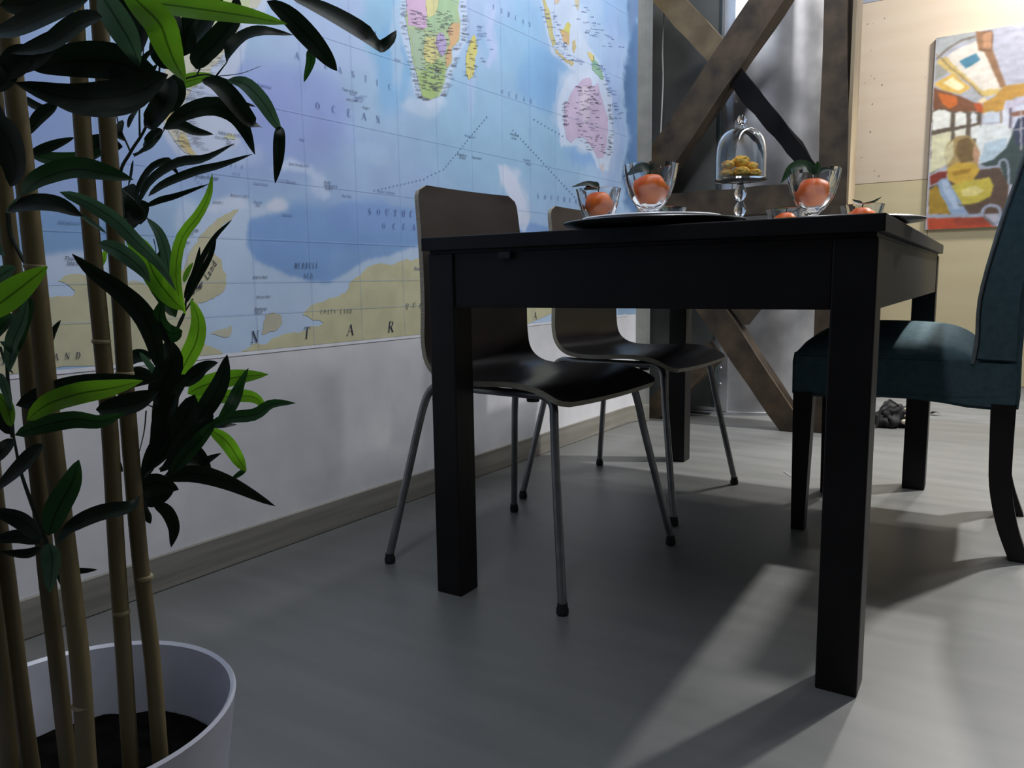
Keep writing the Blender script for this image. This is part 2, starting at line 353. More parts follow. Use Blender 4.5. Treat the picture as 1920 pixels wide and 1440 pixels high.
opoly([(515, 368), (530, 372), (528, 394), (505, 396), (494, 384)], (206, 216, 238), .9)
opoly([(470, 390), (440, 366), (410, 372), (385, 392), (400, 402), (440, 392)], (204, 214, 238), .8)
opoly([(532, 300), (580, 312), (612, 335), (618, 372), (604, 376), (600, 345), (576, 326), (530, 316)], (184, 204, 238), .8)
opoly([(925, 20), (932, 18), (922, 60), (930, 90), (918, 128), (910, 122), (922, 88), (914, 55)], (176, 192, 236), .8)
for (a, b, c_, d_) in ((1050, 160, 1146, 330), (750, -20, 872, 200)):
    pass
opoly([(1060, 150), (1085, 132), (1125, 130), (1146, 180), (1150, 260), (1142, 320), (1120, 316), (1104, 285), (1080, 272), (1052, 276), (1044, 220), (1046, 180)], (196, 210, 234), .85)
opoly([(748, -30), (752, 60), (766, 110), (778, 180), (800, 204), (826, 196), (846, 150), (856, 112), (874, 78), (872, -30)], (190, 208, 234), .8)
opoly([(1010, -20), (1080, -20), (1086, 60), (1112, 92), (1136, 140), (1140, 165), (1110, 145), (1070, 128), (1034, 100), (1022, 50)], (190, 206, 230), .85)
opoly([(500, -40), (498, 20), (470, 60), (452, 120), (428, 168), (440, 230), (455, 268), (400, 292), (376, 305), (330, 292), (296, 240), (300, 150), (340, 60)], (196, 206, 230), .8)
K = IM.copy(); K[1:-1] = (IM[:-2]+2*IM[1:-1]+IM[2:])/4; IM = K.copy(); IM[:, 1:-1] = (K[:, :-2]+2*K[:, 1:-1]+K[:, 2:])/4
IM = np.clip((IM*.84+np.array((236, 240, 250))*.16)*(1+.035*J2[..., None]), 0, 255)
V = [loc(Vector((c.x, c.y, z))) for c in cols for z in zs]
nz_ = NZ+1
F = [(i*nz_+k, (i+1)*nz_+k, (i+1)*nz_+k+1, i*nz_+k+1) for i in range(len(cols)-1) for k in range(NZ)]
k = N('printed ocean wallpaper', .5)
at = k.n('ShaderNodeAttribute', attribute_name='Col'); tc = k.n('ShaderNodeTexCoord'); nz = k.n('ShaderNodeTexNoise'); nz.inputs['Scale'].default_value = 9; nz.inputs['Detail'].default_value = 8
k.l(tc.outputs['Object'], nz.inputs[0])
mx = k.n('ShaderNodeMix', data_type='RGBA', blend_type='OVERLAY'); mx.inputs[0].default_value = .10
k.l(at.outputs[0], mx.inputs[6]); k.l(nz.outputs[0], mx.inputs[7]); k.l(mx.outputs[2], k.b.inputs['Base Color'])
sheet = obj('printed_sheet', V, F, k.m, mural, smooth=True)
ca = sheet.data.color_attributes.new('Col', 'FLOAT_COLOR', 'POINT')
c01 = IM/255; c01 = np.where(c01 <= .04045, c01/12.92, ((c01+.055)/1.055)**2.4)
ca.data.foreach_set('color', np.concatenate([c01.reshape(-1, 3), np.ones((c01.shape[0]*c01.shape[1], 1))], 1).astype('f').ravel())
# land polygons: px outline -> wall plane, edges roughened
def rough_edge(P, amp, it=3, seed=0):
    rr = random.Random(seed)
    for _ in range(it):
        Q = []
        for a, b in zip(P, P[1:]+P[:1]):
            a = Vector(a); b = Vector(b); d = b-a; n = Vector((-d.y, d.x))
            Q += [a, (a+b)/2+n*rr.uniform(-amp, amp)]
        P = Q
    return P
def poly_fill(P2, to3, name, mat, parent):
    bm = bmesh.new(); vs = [bm.verts.new(to3(p)) for p in P2]
    es = [bm.edges.new((vs[i], vs[(i+1) % len(vs)])) for i in range(len(vs))]
    bmesh.ops.triangle_fill(bm, use_beauty=True, use_dissolve=False, edges=es)
    me = bpy.data.meshes.new(name); bm.to_mesh(me); bm.free(); me.materials.append(mat)
    o = bpy.data.objects.new(name, me); COL.objects.link(o); o.parent = parent; return o
def land(px, rgb, off=.0016, amp=.12, it=3, seed=1, name='land_print'):
    rgb = tuple(int(c*.84+q*.16) for c, q in zip(rgb, (250, 248, 240)))
    P = rough_edge([wm(*p) for p in px], amp, it, seed)
    # keep to the sheet
    P = [Vector((min(p[0], 2.0), max(p[1], .4975))) for p in P]
    return poly_fill(P, lambda p: loc(wpt(p[0], p[1], off)), name, ink(rgb), mural)
ANT = (186, 182, 148)
land([(-120, 560), (40, 556), (95, 557), (138, 553), (140, 545), (128, 535), (108, 527), (120, 517), (160, 516), (205, 520), (240, 527), (275, 536), (318, 522), (345, 505), (352, 478), (362, 462), (376, 440), (398, 420), (420, 402), (447, 391), (440, 402), (415, 425), (396, 450), (388, 470), (402, 476), (414, 486), (424, 515), (420, 545), (400, 560), (372, 567), (368, 585), (376, 605), (372, 640), (400, 652), (420, 665), (-120, 735)], ANT, seed=3)
land([(490, 627), (493, 605), (497, 590), (512, 584), (527, 592), (529, 605), (521, 617), (505, 621)], (178, 174, 152), seed=4)
land([(392, 626), (412, 618), (424, 616), (432, 610), (434, 622), (428, 632), (410, 630)], (184, 184, 164), seed=5)
land([(567, 591), (578, 577), (598, 567), (622, 558), (647, 549), (655, 530), (675, 516), (690, 500), (710, 494), (738, 495), (786, 484), (830, 476), (880, 470), (940, 468), (1010, 462), (1080, 470), (1120, 500), (1150, 535), (1158, 560), (1152, 572), (1140, 585), (1138, 600), (560, 660), (430, 668), (470, 648), (520, 632), (560, 624), (597, 612), (606, 605), (585, 600)], (190, 186, 146), seed=6)
# south america
land([(395, -60), (470, -60), (490, 0), (480, 15), (456, 32), (444, 60), (430, 78), (420, 100), (408, 116), (392, 140), (372, 158), (352, 180), (345, 205), (345, 238), (352, 262), (364, 284), (372, 294), (355, 290), (340, 280), (325, 262), (314, 242), (305, 215), (303, 180), (308, 140), (320, 95), (330, 40), (340, -60)], (196, 194, 178), seed=7)
land([(318, 180), (326, 200), (324, 225), (318, 236), (308, 220), (304, 195)], (198, 178, 110), .0019, seed=8)
land([(340, 250), (352, 262), (360, 282), (366, 290), (350, 286), (340, 276), (332, 262)], (198, 180, 120), .0019, seed=9)
land([(412, 62), (432, 50), (446, 58), (432, 76), (418, 96), (404, 100)], (202, 182, 168), .0019, seed=10)
land([(392, 20), (430, -10), (470, 0), (455, 30), (430, 44), (402, 52)], (186, 200, 150), .0019, seed=11)
# falklands, south georgia
land([(418, 258), (428, 250), (440, 254), (440, 262), (428, 262)], (190, 196, 160), seed=12)
# africa
AFR = [(756, -40), (762, 0), (759, 34), (764, 60), (771, 104), (780, 138), (787, 167), (791, 182), (806, 187), (822, 182), (833, 156), (837, 130), (847, 115), (846, 91), (861, 75), (863, 44), (858, 16), (860, 0), (868, -40)]
land(AFR, (162, 186, 136), seed=13, amp=.06)
land([(760, -30), (797, -30), (797, 2), (800, 50), (790, 55), (765, 48), (762, 20)], (198, 160, 200), .0019, .08, seed=14)
land([(798, -30), (822, -30), (820, 10), (815, 28), (803, 34), (797, 15)], (206, 198, 130), .0019, .08, seed=15)
land([(824, -30), (858, -20), (856, 20), (854, 42), (838, 52), (822, 62), (800, 58), (799, 36), (812, 30), (822, 8)], (150, 188, 140), .0022, .08, seed=16)
land([(845, 42), (861, 44), (859, 74), (846, 88), (846, 112), (837, 128), (835, 104), (843, 80), (838, 58)], (206, 160, 110), .0022, .08, seed=17)
land([(797, 70), (816, 68), (820, 90), (822, 108), (812, 120), (798, 116), (793, 100)], (208, 200, 122), .0022, .08, seed=18)
land([(766, 54), (792, 58), (796, 70), (792, 104), (796, 130), (782, 132), (774, 104)], (152, 180, 148), .002, .08, seed=19)
land([(820, 64), (830, 62), (836, 78), (835, 96), (828, 106), (820, 96), (816, 80)], (168, 150, 204), .0025, .08, seed=20)
land([(784, 140), (800, 120), (822, 112), (834, 122), (832, 150), (820, 180), (806, 184), (792, 180)], (150, 182, 104), .002, .08, seed=21)
land([(888, 65), (892, 74), (894, 95), (889, 122), (885, 145), (878, 150), (873, 138), (874, 100), (879, 84)], (206, 196, 96), .002, .08, seed=22)
# australia and islands
land([(1085, 156), (1096, 147), (1107, 147), (1110, 162), (1120, 156), (1125, 174), (1132, 197), (1139, 220), (1140, 245), (1137, 275), (1130, 296), (1121, 298), (1114, 284), (1102, 268), (1093, 257), (1080, 259), (1070, 268), (1061, 259), (1057, 229), (1058, 197), (1068, 179)], (186, 168, 204), seed=23, amp=.07)
land([(1090, 165), (1100, 160), (1106, 185), (1104, 225), (1094, 235), (1086, 205)], (198, 184, 210), .0019, .1, seed=24)
land([(1124, 308), (1132, 306), (1131, 320), (1126, 322)], (190, 184, 196), seed=25)
land([(1064, 41), (1070, 48), (1067, 66), (1058, 58), (1049, 57)], (198, 192, 90), seed=26)
land([(1049, 57), (1058, 58), (1067, 66), (1065, 86), (1056, 80)], (198, 164, 112), seed=27)
land([(1012, -10), (1020, -10), (1030, 20), (1036, 52), (1042, 84), (1036, 88), (1028, 60), (1022, 30)], (188, 178, 116), seed=28, amp=.15)
land([(1040, 92), (1052, 102), (1064, 112), (1076, 120), (1072, 124), (1056, 112), (1042, 102)], (188, 172, 120), seed=29, amp=.15)
land([(1072, 78), (1078, 74), (1080, 90), (1076, 100), (1072, 92)], (186, 170, 120), seed=30)
land([(1098, 94), (1106, 98), (1114, 103), (1112, 118), (1104, 108)], (200, 186, 110), seed=31)
land([(1112, 104), (1121, 119), (1128, 133), (1132, 150), (1124, 146), (1110, 132), (1109, 116)], (120, 168, 140), seed=32)
land([(1036, -10), (1052, -10), (1048, 4), (1040, 8)], (196, 176, 160), seed=33)
land([(1078, -10), (1086, 0), (1084, 20), (1078, 10)], (190, 180, 150), seed=34)
land([(-120, 380), (-60, 380), (-70, 440), (-120, 450)], ANT, seed=35)
# ---- lettering --------------------------------------------------------
# serif capitals: strokes (x0,y0,x1,y1,thick?)
T_, t_ = .13, .045
GL = {
 'A': [(0, 0, .36, 1, t_), (.36, 1, .7, 0, T_), (.13, .36, .57, .36, t_), 's0,0', 's.7,0'],
 'B': [(.1, 0, .1, 1, T_), (.1, 1, .5, .95, t_), (.5, .95, .5, .58, T_), (.5, .55, .1, .52, t_), (.5, .5, .55, .05, T_), (.55, .03, .1, .02, t_)],
 'C': [(.62, .78, .45, .98, t_), (.45, .98, .2, .92, t_), (.2, .92, .08, .5, T_), (.08, .5, .2, .08, T_), (.2, .06, .45, .02, t_), (.45, .02, .64, .2, t_)],
 'D': [(.12, 0, .12, 1, T_), (.12, .98, .42, .96, t_), (.42, .96, .62, .5, T_), (.62, .5, .42, .04, T_), (.42, .03, .12, .02, t_), 's.12,0', 's.12,1'],
 'E': [(.12, 0, .12, 1, T_), (.05, .98, .58, .98, t_), (.12, .52, .45, .52, t_), (.05, .02, .6, .02, t_), (.58, .98, .58, .82, t_), (.6, .02, .62, .2, t_)],
 'F': [(.12, 0, .12, 1, T_), (.05, .98, .58, .98, t_), (.12, .52, .45, .52, t_), (.58, .98, .58, .82, t_), 's.12,0'],
 'H': [(.12, 0, .12, 1, T_), (.62, 0, .62, 1, T_), (.12, .52, .62, .52, t_), 's.12,0', 's.12,1', 's.62,0', 's.62,1'],
 'I': [(.15, 0, .15, 1, T_), 's.15,0', 's.15,1'],
 'L': [(.12, 0, .12, 1, T_), (.05, .02, .58, .02, t_), (.58, .02, .6, .2, t_), 's.12,1'],
 'N': [(.1, 0, .1, 1, t_), (.1, 1, .62, 0, T_), (.62, 0, .62, 1, t_), 's.1,0', 's.1,1', 's.62,1'],
 'O': [(.35, 1, .1, .75, t_), (.1, .78, .1, .22, T_), (.1, .25, .35, 0, t_), (.35, 0, .62, .25, t_), (.62, .22, .62, .78, T_), (.62, .75, .35, 1, t_)],
 'P': [(.12, 0, .12, 1, T_), (.12, .98, .45, .95, t_), (.52, .93, .52, .6, T_), (.5, .55, .12, .5, t_), 's.12,0'],
 'Q': [(.35, 1, .1, .75, t_), (.1, .78, .1, .22, T_), (.1, .25, .35, 0, t_), (.35, 0, .62, .25, t_), (.62, .22, .62, .78, T_), (.62, .75, .35, 1, t_), (.35, .05, .6, -.2, T_)],
 'R': [(.12, 0, .12, 1, T_), (.12, .98, .45, .95, t_), (.52, .93, .52, .6, T_), (.5, .55, .12, .5, t_), (.3, .5, .64, 0, T_), 's.12,0', 's.66,0'],
 'S': [(.5, .8, .4, .97, t_), (.4, .97, .15, .9, t_), (.12, .9, .14, .62, T_), (.14, .62, .5, .36, T_), (.5, .36, .46, .1, T_), (.45, .06, .2, .02, t_), (.2, .02, .06, .2, t_)],
 'T': [(.35, 0, .35, 1, T_), (.03, .98, .67, .98, t_), (.03, .98, .03, .8, t_), (.67, .98, .67, .8, t_), 's.35,0'],
 'U': [(.12, 1, .12, .25, T_), (.12, .25, .35, .01, t_), (.35, .01, .6, .25, t_), (.6, .25, .6, 1, t_), 's.12,1', 's.6,1'],
 'W': [(.03, 1, .25, 0, T_), (.25, 0, .46, 1, t_), (.46, 1, .68, 0, T_), (.68, 0, .9, 1, t_), 's.03,1', 's.9,1'],
 'Y': [(.05, 1, .35, .48, T_), (.35, .48, .65, 1, t_), (.35, .48, .35, 0, T_), 's.35,0'],
}
LV = []; LF = []; LI = []
LOFF = .0031
def quad(pts, mi=0):
    k = len(LV); LV.extend(loc(wpt(y, z, LOFF)) for y, z in pts); LF.append(tuple(range(k, k+len(pts)))); LI.append(mi)
def glyph(ch, y, z, h, slant=0, wx=1, rot=0, mi=0):
    if ch not in GL: return
    cr_, sr = math.cos(rot), math.sin(rot)
    def T(a, b):
        a = (a-.35)*wx+slant*b; return (y+(a*cr_-b*sr)*h, z+(a*sr+b*cr_)*h)
    for s in GL[ch]:
        if isinstance(s, str):
            a, b = [float(v) for v in s[1:].split(',')]
            quad([T(a-.14, b-.02), T(a+.14, b-.02), T(a+.14, b+.025), T(a-.14, b+.025)], mi)
        else:
            x0, y0, x1, y1, tw = s; d = Vector((x1-x0, y1-y0)); n = Vector((-d.y, d.x)).normalized()*tw/2
            quad([T(x0-n.x, y0-n.y), T(x1-n.x, y1-n.y), T(x1+n.x, y1+n.y), T(x0+n.x, y0+n.y)], mi)
def word(pxs, text, hpx, slant=0, wx=1, mi=0):
    """letters spread from first to last pixel position (baseline centres)"""
    (xa, ya), (xb, yb) = pxs; n = max(1, len(text)-1)
    A, B = Vector(wm(xa, ya)), Vector(wm(xb, yb))
    hm = wm(xa, ya-hpx)[1]-A.y
    for i, ch in enumerate(text):
        p = A.lerp(B, i/n); glyph(ch, p.x, p.y, hm, slant, wx, 0, mi)
word(((556, 110), (730, 168)), 'ATLANTIC', 12, mi=1)
quad([wm(*p) for p in ((697, 72), (699, 72), (699, 64), (697, 64))], 1); glyph('H', *wm(700, 76), .024, mi=1)
word(((595, 205), (708, 230)), 'OCEAN', 14, mi=1)
word(((925, 18), (992, 50)), 'INDIAN', 9, .1, mi=1); word(((940, 176), (994, 194)), 'OCEAN', 9, .1, mi=1)
word(((692, 402), (798, 408)), 'SOUTHERN', 12, .15, mi=1); word(((718, 428), (792, 431)), 'OCEAN', 11, .15, mi=1)
word(((1008, 372), (1090, 382)), 'SOUTHERN', 9, .1, mi=1)
word(((553, 503), (593, 502)), 'WEDDELL', 10, .2, .72, mi=0); word(((570, 522), (582, 521)), 'SEA', 9, .2, .8)
word(((601, 588), (656, 587)), 'COATS LAND', 8, .2, .8); word(((761, 578), (800, 577)), 'QUEE', 10, .3)
word(((476, 642), (476, 642)), 'N', 21, .15); word(((573, 634), (573, 634)), 'T', 21, .2); word(((655, 628), (655, 628)), 'A', 20, .15); word(((731, 622), (731, 622)), 'R', 20, .2)
word(((1002, 598), (1002, 598)), 'A', 13, .1)
word(((103, 675), (145, 672)), 'AND', 12, .2); word(((-2, 684), (5, 683)), 'EY', 14, .2); word(((240, 492), (300, 490)), 'SPAIN', 9, .1)
word(((50, 499), (36, 500)), 'EB', 9, .1); word(((432, 313), (452, 315)), 'TIA', 6, .1, mi=1); word(((436, 328), (446, 329)), 'SEA', 5, .1, mi=1)
def tiny(text, px, py, hpx, mi=0, rot=0, slant=.25, sx=1):
    cu = bpy.data.curves.new('t', 'FONT'); cu.body = text; cu.shear = slant; cu.size = 1; cu.resolution_u = 2
    o = bpy.data.objects.new('t', cu); COL.objects.link(o); bpy.context.view_layer.update()
    dg = bpy.context.evaluated_depsgraph_get(); me = o.evaluated_get(dg).to_mesh()
    y, z = wm(px, py); h = (wm(px, py-hpx)[1]-z)/.7
    for p in me.polygons:
        q = []
        for i in p.vertices:
            v = me.vertices[i].co; a, b = v.x*h*sx, v.y*h
            q.append((y+a*math.cos(rot)-b*math.sin(rot), z+a*math.sin(rot)+b*math.cos(rot)))
        quad(q, mi)
    bpy.data.objects.remove(o); bpy.data.curves.remove(cu)
for t in (('Thurston', 119, 487, 7), ('Island', 124, 496, 7), ('Bellingshausen', 108, 418, 5, 1), ('Berkner', 476, 582, 6), ('Island', 476, 588, 5), ('Alexander', 323, 456, 6), ('Island', 328, 463, 6), ('Adelaide', 344, 433, 6), ('Island', 346, 440, 5),
          ('Falkland Is. (U.K.)', 408, 250, 5), ('Port Stanley', 402, 258, 4), ('East', 424, 266, 4), ('Falkland', 422, 271, 4), ('South Georgia (U.K.)', 540, 308, 4), ('South', 606, 343, 5), ('Sandwich Is.', 606, 349, 5), ('(U.K.)', 608, 355, 5),
          ('Belgrano Bank', 473, 521, 4), ('Berkner Bank', 480, 558, 4), ('Elephant I. (U.K.)', 431, 367, 4), ('Joinville I.', 398, 380, 4), ('Signy Base', 535, 342, 4, 1), ('South Orkney', 474, 345, 4, 1), ('Weddell', 474, 380, 4, 1), ('Plain', 478, 386, 4, 1), ('Discovery', 528, 404, 4, 1),
          ('Princess', 775, 507, 7, 1), ('Tristan da Cunha', 640, 168, 4), ('Group', 655, 176, 4, 1), ('(U.K.)', 648, 187, 4), ('Gough I.', 678, 202, 4), ('Kerguelen Is.', 856, 290, 4), ('(France)', 860, 296, 4), ('Heard Island', 884, 296, 4), ('Prince Edward', 870, 255, 4, 1), ('Argentine', 480, 160, 6, 1), ('Basin', 495, 190, 5, 1),
          ('Agulhas', 738, 112, 4, 1), ('Ridge', 560, 262, 4, 1), ('Bouvet I. (Norway)', 708, 360, 4, 1), ('Maud Rise', 640, 368, 4, 1), ('South Sandwich', 520, 338, 3, 1), ('Amsterdam I.', 955, 252, 4), ('St. Paul', 958, 260, 4), ('Drake Passage', 365, 332, 6), ('Kerguelen', 980, 300, 4, 1), ('Plateau', 985, 308, 4, 1)):
    tiny(*t)
for i, ch in enumerate('Palmer Land'):
    t = i/10; x = 352+t*50; y = 556-t*18-t*t*36
    if ch != ' ': tiny(ch, x, y, 12, 0, .25+.75*t)
# small place names: fine dashes along coasts and inside countries
def dashes(pts, n, L=(5, 10), seed=0, out=0, jx=3, mi=3):
    rr = random.Random(seed)
    for _ in range(n):
        i = rr.randrange(len(pts)-1); t = rr.random(); a, b = pts[i], pts[i+1]
        x = a[0]+(b[0]-a[0])*t+rr.uniform(-jx, jx)+out; y = a[1]+(b[1]-a[1])*t+rr.uniform(-1, 1); l = rr.uniform(*L)
        x0 = x; 
        while x0 < x+l:
            w_ = rr.uniform(.6, 1.8); hh = rr.uniform(.7, 1.3); dy = (x0-x)*.12
            quad([wm(x0, y+dy), wm(x0+w_, y+dy+.1), wm(x0+w_, y+dy-hh), wm(x0, y+dy-hh)], mi); x0 += w_+.9
dashes(AFR[1:9], 60, (6, 10), 1, -10); dashes(AFR[9:18], 60, (6, 10), 2, 4)
dashes([(775, 20), (800, 60), (805, 120), (808, 170)], 150, (5, 9), 3, -4, 16); dashes([(830, 20), (835, 60), (825, 120), (815, 170)], 110, (5, 9), 4, -4, 14)
dashes([(884, 75), (884, 110), (880, 145)], 34, (4, 7), 5, -3, 10)
dashes([(1060, 190), (1060, 250)], 26, (4, 7), 6, -4, 3); dashes([(1095, 160), (1098, 200), (1100, 250), (1128, 290)], 110, (4, 7), 7, -2, 22); dashes([(1138, 190), (1142, 240), (1138, 290)], 30, (4, 7), 8, 1, 3)
dashes([(440, 20), (425, 60), (400, 110), (370, 150), (345, 200), (345, 240), (360, 280)], 110, (8, 16), 9, 4, 12); dashes([(420, 50), (370, 140), (330, 210), (350, 275)], 90, (8, 14), 10, -10, 12)
dashes([(1020, 10), (1040, 60), (1060, 110), (1100, 120)], 60, (4, 7), 11, -2, 12, 1); dashes([(1110, 110), (1130, 140), (1145, 180), (1160, 230)], 40, (4, 8), 12, 0, 8, 1); dashes([(1080, 10), (1110, 60), (1150, 90)], 30, (5, 9), 13, 0, 20, 1)
dashes([(870, 40), (900, 60), (915, 130)], 16, (6, 12), 14, 0, 12, 1); dashes([(660, 190), (670, 180)], 8, (8, 16), 15, 0, 6, 1)
for (a, b) in (((800, 332), (830, 318)), ((830, 318), (915, 215)), ((960, 245), (1080, 375)), ((330, 300), (400, 372)), ((1000, 225), (1060, 260)), ((700, 358), (800, 335))):
    n = int(math.hypot(b[0]-a[0], b[1]-a[1])/7)
    for i in range(n):
        x = a[0]+(b[0]-a[0])*i/n; y = a[1]+(b[1]-a[1])*i/n; quad([wm(x, y), wm(x+1.6, y+.2), wm(x+1.6, y-1.8), wm(x, y-2)], 1)
# graticule: fine lines
def gline(y0, z0, y1, z1, w=.0004):
    d = Vector((y1-y0, z1-z0)).normalized(); n = Vector((-d.y, d.x))*w
    quad([(y0-n.x, z0-n.y), (y1-n.x, z1-n.y), (y1+n.x, z1+n.y), (y0+n.x, z0+n.y)], 2)
for i in range(-7, 12): gline(i*.17, .5, i*.17, 2.7)
for z in (.585, .66, .76, .9, 1.07, 1.27, 1.5, 1.77, 2.1): gline(-1.4, z, 1.95, z)
obj('lettering', LV, LF, [ink((44, 50, 76)), ink((92, 110, 162)), ink((158, 182, 218)), ink((96, 98, 112))], mural, mi=LI)['kind'] = 'stuff'
# white paper margin under the print
V = [loc(wpt(-1.5, .489, .0012)), loc(wpt(1.96, .489, .0012)), loc(wpt(1.96, .497, .0012)), loc(wpt(-1.5, .497, .0012))]
obj('paper_margin', V, [(0, 1, 2, 3)], ink((226, 228, 236)), mural)

# ------------------------------------------------------------------ behind: board, metal column, timber frame
pb = thing('grey_board', 'grey painted board standing upright behind the left half of the timber cross', 'board', (-1.1, 2.35, 0))
boxo('board_face', (-.32, .125, -.012, .012, .04, 2.9), M['slate'], pb, .002)
boxo('edge_strip', (.125, .137, -.016, .03, .04, 2.9), flat('dark green edge', (.03, .045, .05), .5), pb, .001)
# column
mc = thing('metal_column', 'round column clad in shiny smudged sheet metal behind the timber frame', 'column', (-1.0145, 2.9, 0))
lathe('cladding', [(.52, .012), (.52, 1.2), (.52, 2.9)], M['metal'], mc, 72)
lathe('base_ring', [(.53, 0), (.532, .006), (.53, .014), (.521, .016)], M['metal'], mc, 72)
sm = []
seam = boxo('lap_strip', (.0, .05, -.5335, -.515, .02, 2.9), M['metal'], mc, .001); seam.location = (.05, .005, 0)
for (px, py) in ((1353, 22), (1351, 62), (1351, 105), (1351, 192), (1350, 235), (1349, 290), (1379, 190), (1353, 330), (1350, 720), (1351, 690), (1395, 236)):
    p = on(px, py, (0, 1, 0), 2.37); V = []
    dx, dy = p.x+1.0145, 0
    yy = 2.9-math.sqrt(max(0, .534**2-dx*dx))
    bm = bmesh.new(); bmesh.ops.create_uvsphere(bm, u_segments=10, v_segments=6, radius=.007)
    bmesh.ops.scale(bm, vec=(1, .6, 1), verts=bm.verts); bmesh.ops.translate(bm, vec=(dx, yy-2.9, p.z), verts=bm.verts)
    bobj('rivet', bm, M['metal'], mc, True)
# white hanging cable
P = [on(1226, -40, (0, 1, 0), 2.2), on(1226, 12, (0, 1, 0), 2.2), on(1223, 90, (0, 1, 0), 2.2), on(1224, 150, (0, 1, 0), 2.2), on(1221, 220, (0, 1, 0), 2.2), on(1219, 275, (0, 1, 0), 2.2), on(1220, 330, (0, 1, 0), 2.2), on(1221, 380, (0, 1, 0), 2.2)]
P = [Vector((p.x+.03, p.y+.05, p.z)) for p in P]
cb = thing('white_cable', 'thin white cable hanging beside the right end of the map wall', 'cable', (P[3].x, P[3].y, 0))
tubeo('cable_run', [p-cb.location for p in catmull(P, 30)], .0035, M['cable'], cb, 8)
# timber frame
tf = thing('timber_cross_frame', 'old brown timber frame with two diagonal crosses beside the map wall', 'frame', (-.45, 2.13, 0))
FO = tf.location
def beam(name, corners, y0, y1, mat, chip=.004, seed=0):
    """corners: pixel outline (4) on plane y=y0: a->b one long edge, d->c the other; extruded to y1"""
    A = [on(x, y, (0, 1, 0), y0)-FO for x, y in corners]
    n = 14; V = []; F = []; rr = random.Random(seed)
    for i in range(n+1):
        t = i/n; a = A[0].lerp(A[1], t); d = A[3].lerp(A[2], t)
        j = [Vector((noise.noise(Vector((t*5, seed, q)))*chip*1.5, 0, noise.noise(Vector((t*5, seed+9, q)))*chip*1.5)) for q in range(4)]
        Y = Vector((0, y1-y0, 0)); V += [a+j[0], d+j[1], d+Y+j[2], a+Y+j[3]]
    for i in range(n):
        k = i*4
        for q in range(4): F.append((k+q, k+(q+1) % 4, k+4+(q+1) % 4, k+4+q))
    F += [(3, 2, 1, 0), (n*4, n*4+1, n*4+2, n*4+3)]
    bm = bmesh.new(); vs = [bm.verts.new(v) for v in V]
    for f in F: bm.faces.new([vs[i] for i in f])
    es = [e for e in bm.edges if len(e.link_faces) == 2 and e.calc_face_angle(0) > .9]
    bmesh.ops.bevel(bm, geom=es, offset=.006, segments=2, affect='EDGES')
    return sharp(bobj(name, bm, mat, tf), 40)
beam('diagonal_brace', [(1176, 345), (1415, -18), (1482, -18), (1222, 372)], 2.10, 2.20, M['timber'], seed=1)['label'] = 'front diagonal rising to the right'
beam('diagonal_brace', [(1205, -18), (1330, 120), (1372, 90), (1270, -18)], 2.13, 2.22, M['timber_light'], seed=2)['label'] = 'paler diagonal upper end'
beam('diagonal_brace', [(1345, 132), (1512, 332), (1542, 322), (1385, 120)], 2.125, 2.18, M['timber_dark'], .009, seed=3)['label'] = 'blackened lower diagonal'
pst = beam('post', [(1546, -30), (1520, 812), (1586, 820), (1590, -30)], 2.13, 2.27, M['timber'], seed=4)
beam('cross_rail', [(1236, 365), (1520, 341), (1520, 395), (1236, 412)], 2.14, 2.25, M['timber'], seed=5)
beam('diagonal_brace', [(1200, 430), (1462, 808), (1512, 808), (1262, 430)], 2.10, 2.20, M['timber'], seed=6)['label'] = 'lower diagonal falling to the right'
beam('diagonal_brace', [(1494, 420), (1362, 570), (1396, 610), (1540, 428)], 2.12, 2.20, M['timber'], seed=7)
beam('diagonal_brace', [(1330, 640), (1190, 775), (1222, 800), (1350, 675)], 2.13, 2.20, M['timber'], seed=8)
# pale tan strip along the right side of the post
boxo('post_side_strip', (.058, .072, .012, .16, .0, 2.9), noisemat('tan wood strip', (.2, .15, .09), (.34, .27, .17), 8, (1, 1, .3), rough=.6), tf, .001)

# ------------------------------------------------------------------ dining table
TW, TL, TH, TT = .839, 1.435, .74, .03
tb = thing('dining_table', 'black-brown rectangular dining table with thick square legs', 'table', (-TW/2, TL/2, 0))
hx, hy = TW/2, TL/2
bm = bmesh.new(); box(bm, -hx, hx, -hy, hy, TH-.026, TH, .002); bobj('tabletop', bm, M['table'], tb)
bm = bmesh.new(); box(bm, -hx+.012, hx-.012, -hy+.012, hy-.012, TH-.032, TH-.0265, 0); bobj('extension_leaf', bm, M['table'], tb)
lg = .062
for sx in (-1, 1):
    for sy in (-1, 1):
        x0, x1 = sorted((sx*(hx-.009), sx*(hx-.009-lg))); y0, y1 = sorted((sy*(hy-.009), sy*(hy-.009-lg)))
        boxo('leg', (x0, x1, y0, y1, 0, TH-.0325), M['table'], tb, .003)
for s in (-1, 1):
    y0, y1 = sorted((s*(hy-.013), s*(hy-.033))); boxo('apron', (-hx+.009+lg+.001, hx-.009-lg-.001, y0, y1, TH-.138, TH-.0325), M['table'], tb, .001)
    x0, x1 = sorted((s*(hx-.011), s*(hx-.031))); boxo('apron', (x0, x1, -hy+.009+lg+.001, hy-.009-lg-.001, TH-.138, TH-.0325), M['table'], tb, .001)
p = on(946, 470, (0, 1, 0), .005); boxo('latch', (p.x+hx-.013, p.x+hx+.013, -hy+.002, -hy+.0135, .693, .7065), M['rubber'], tb, .002)

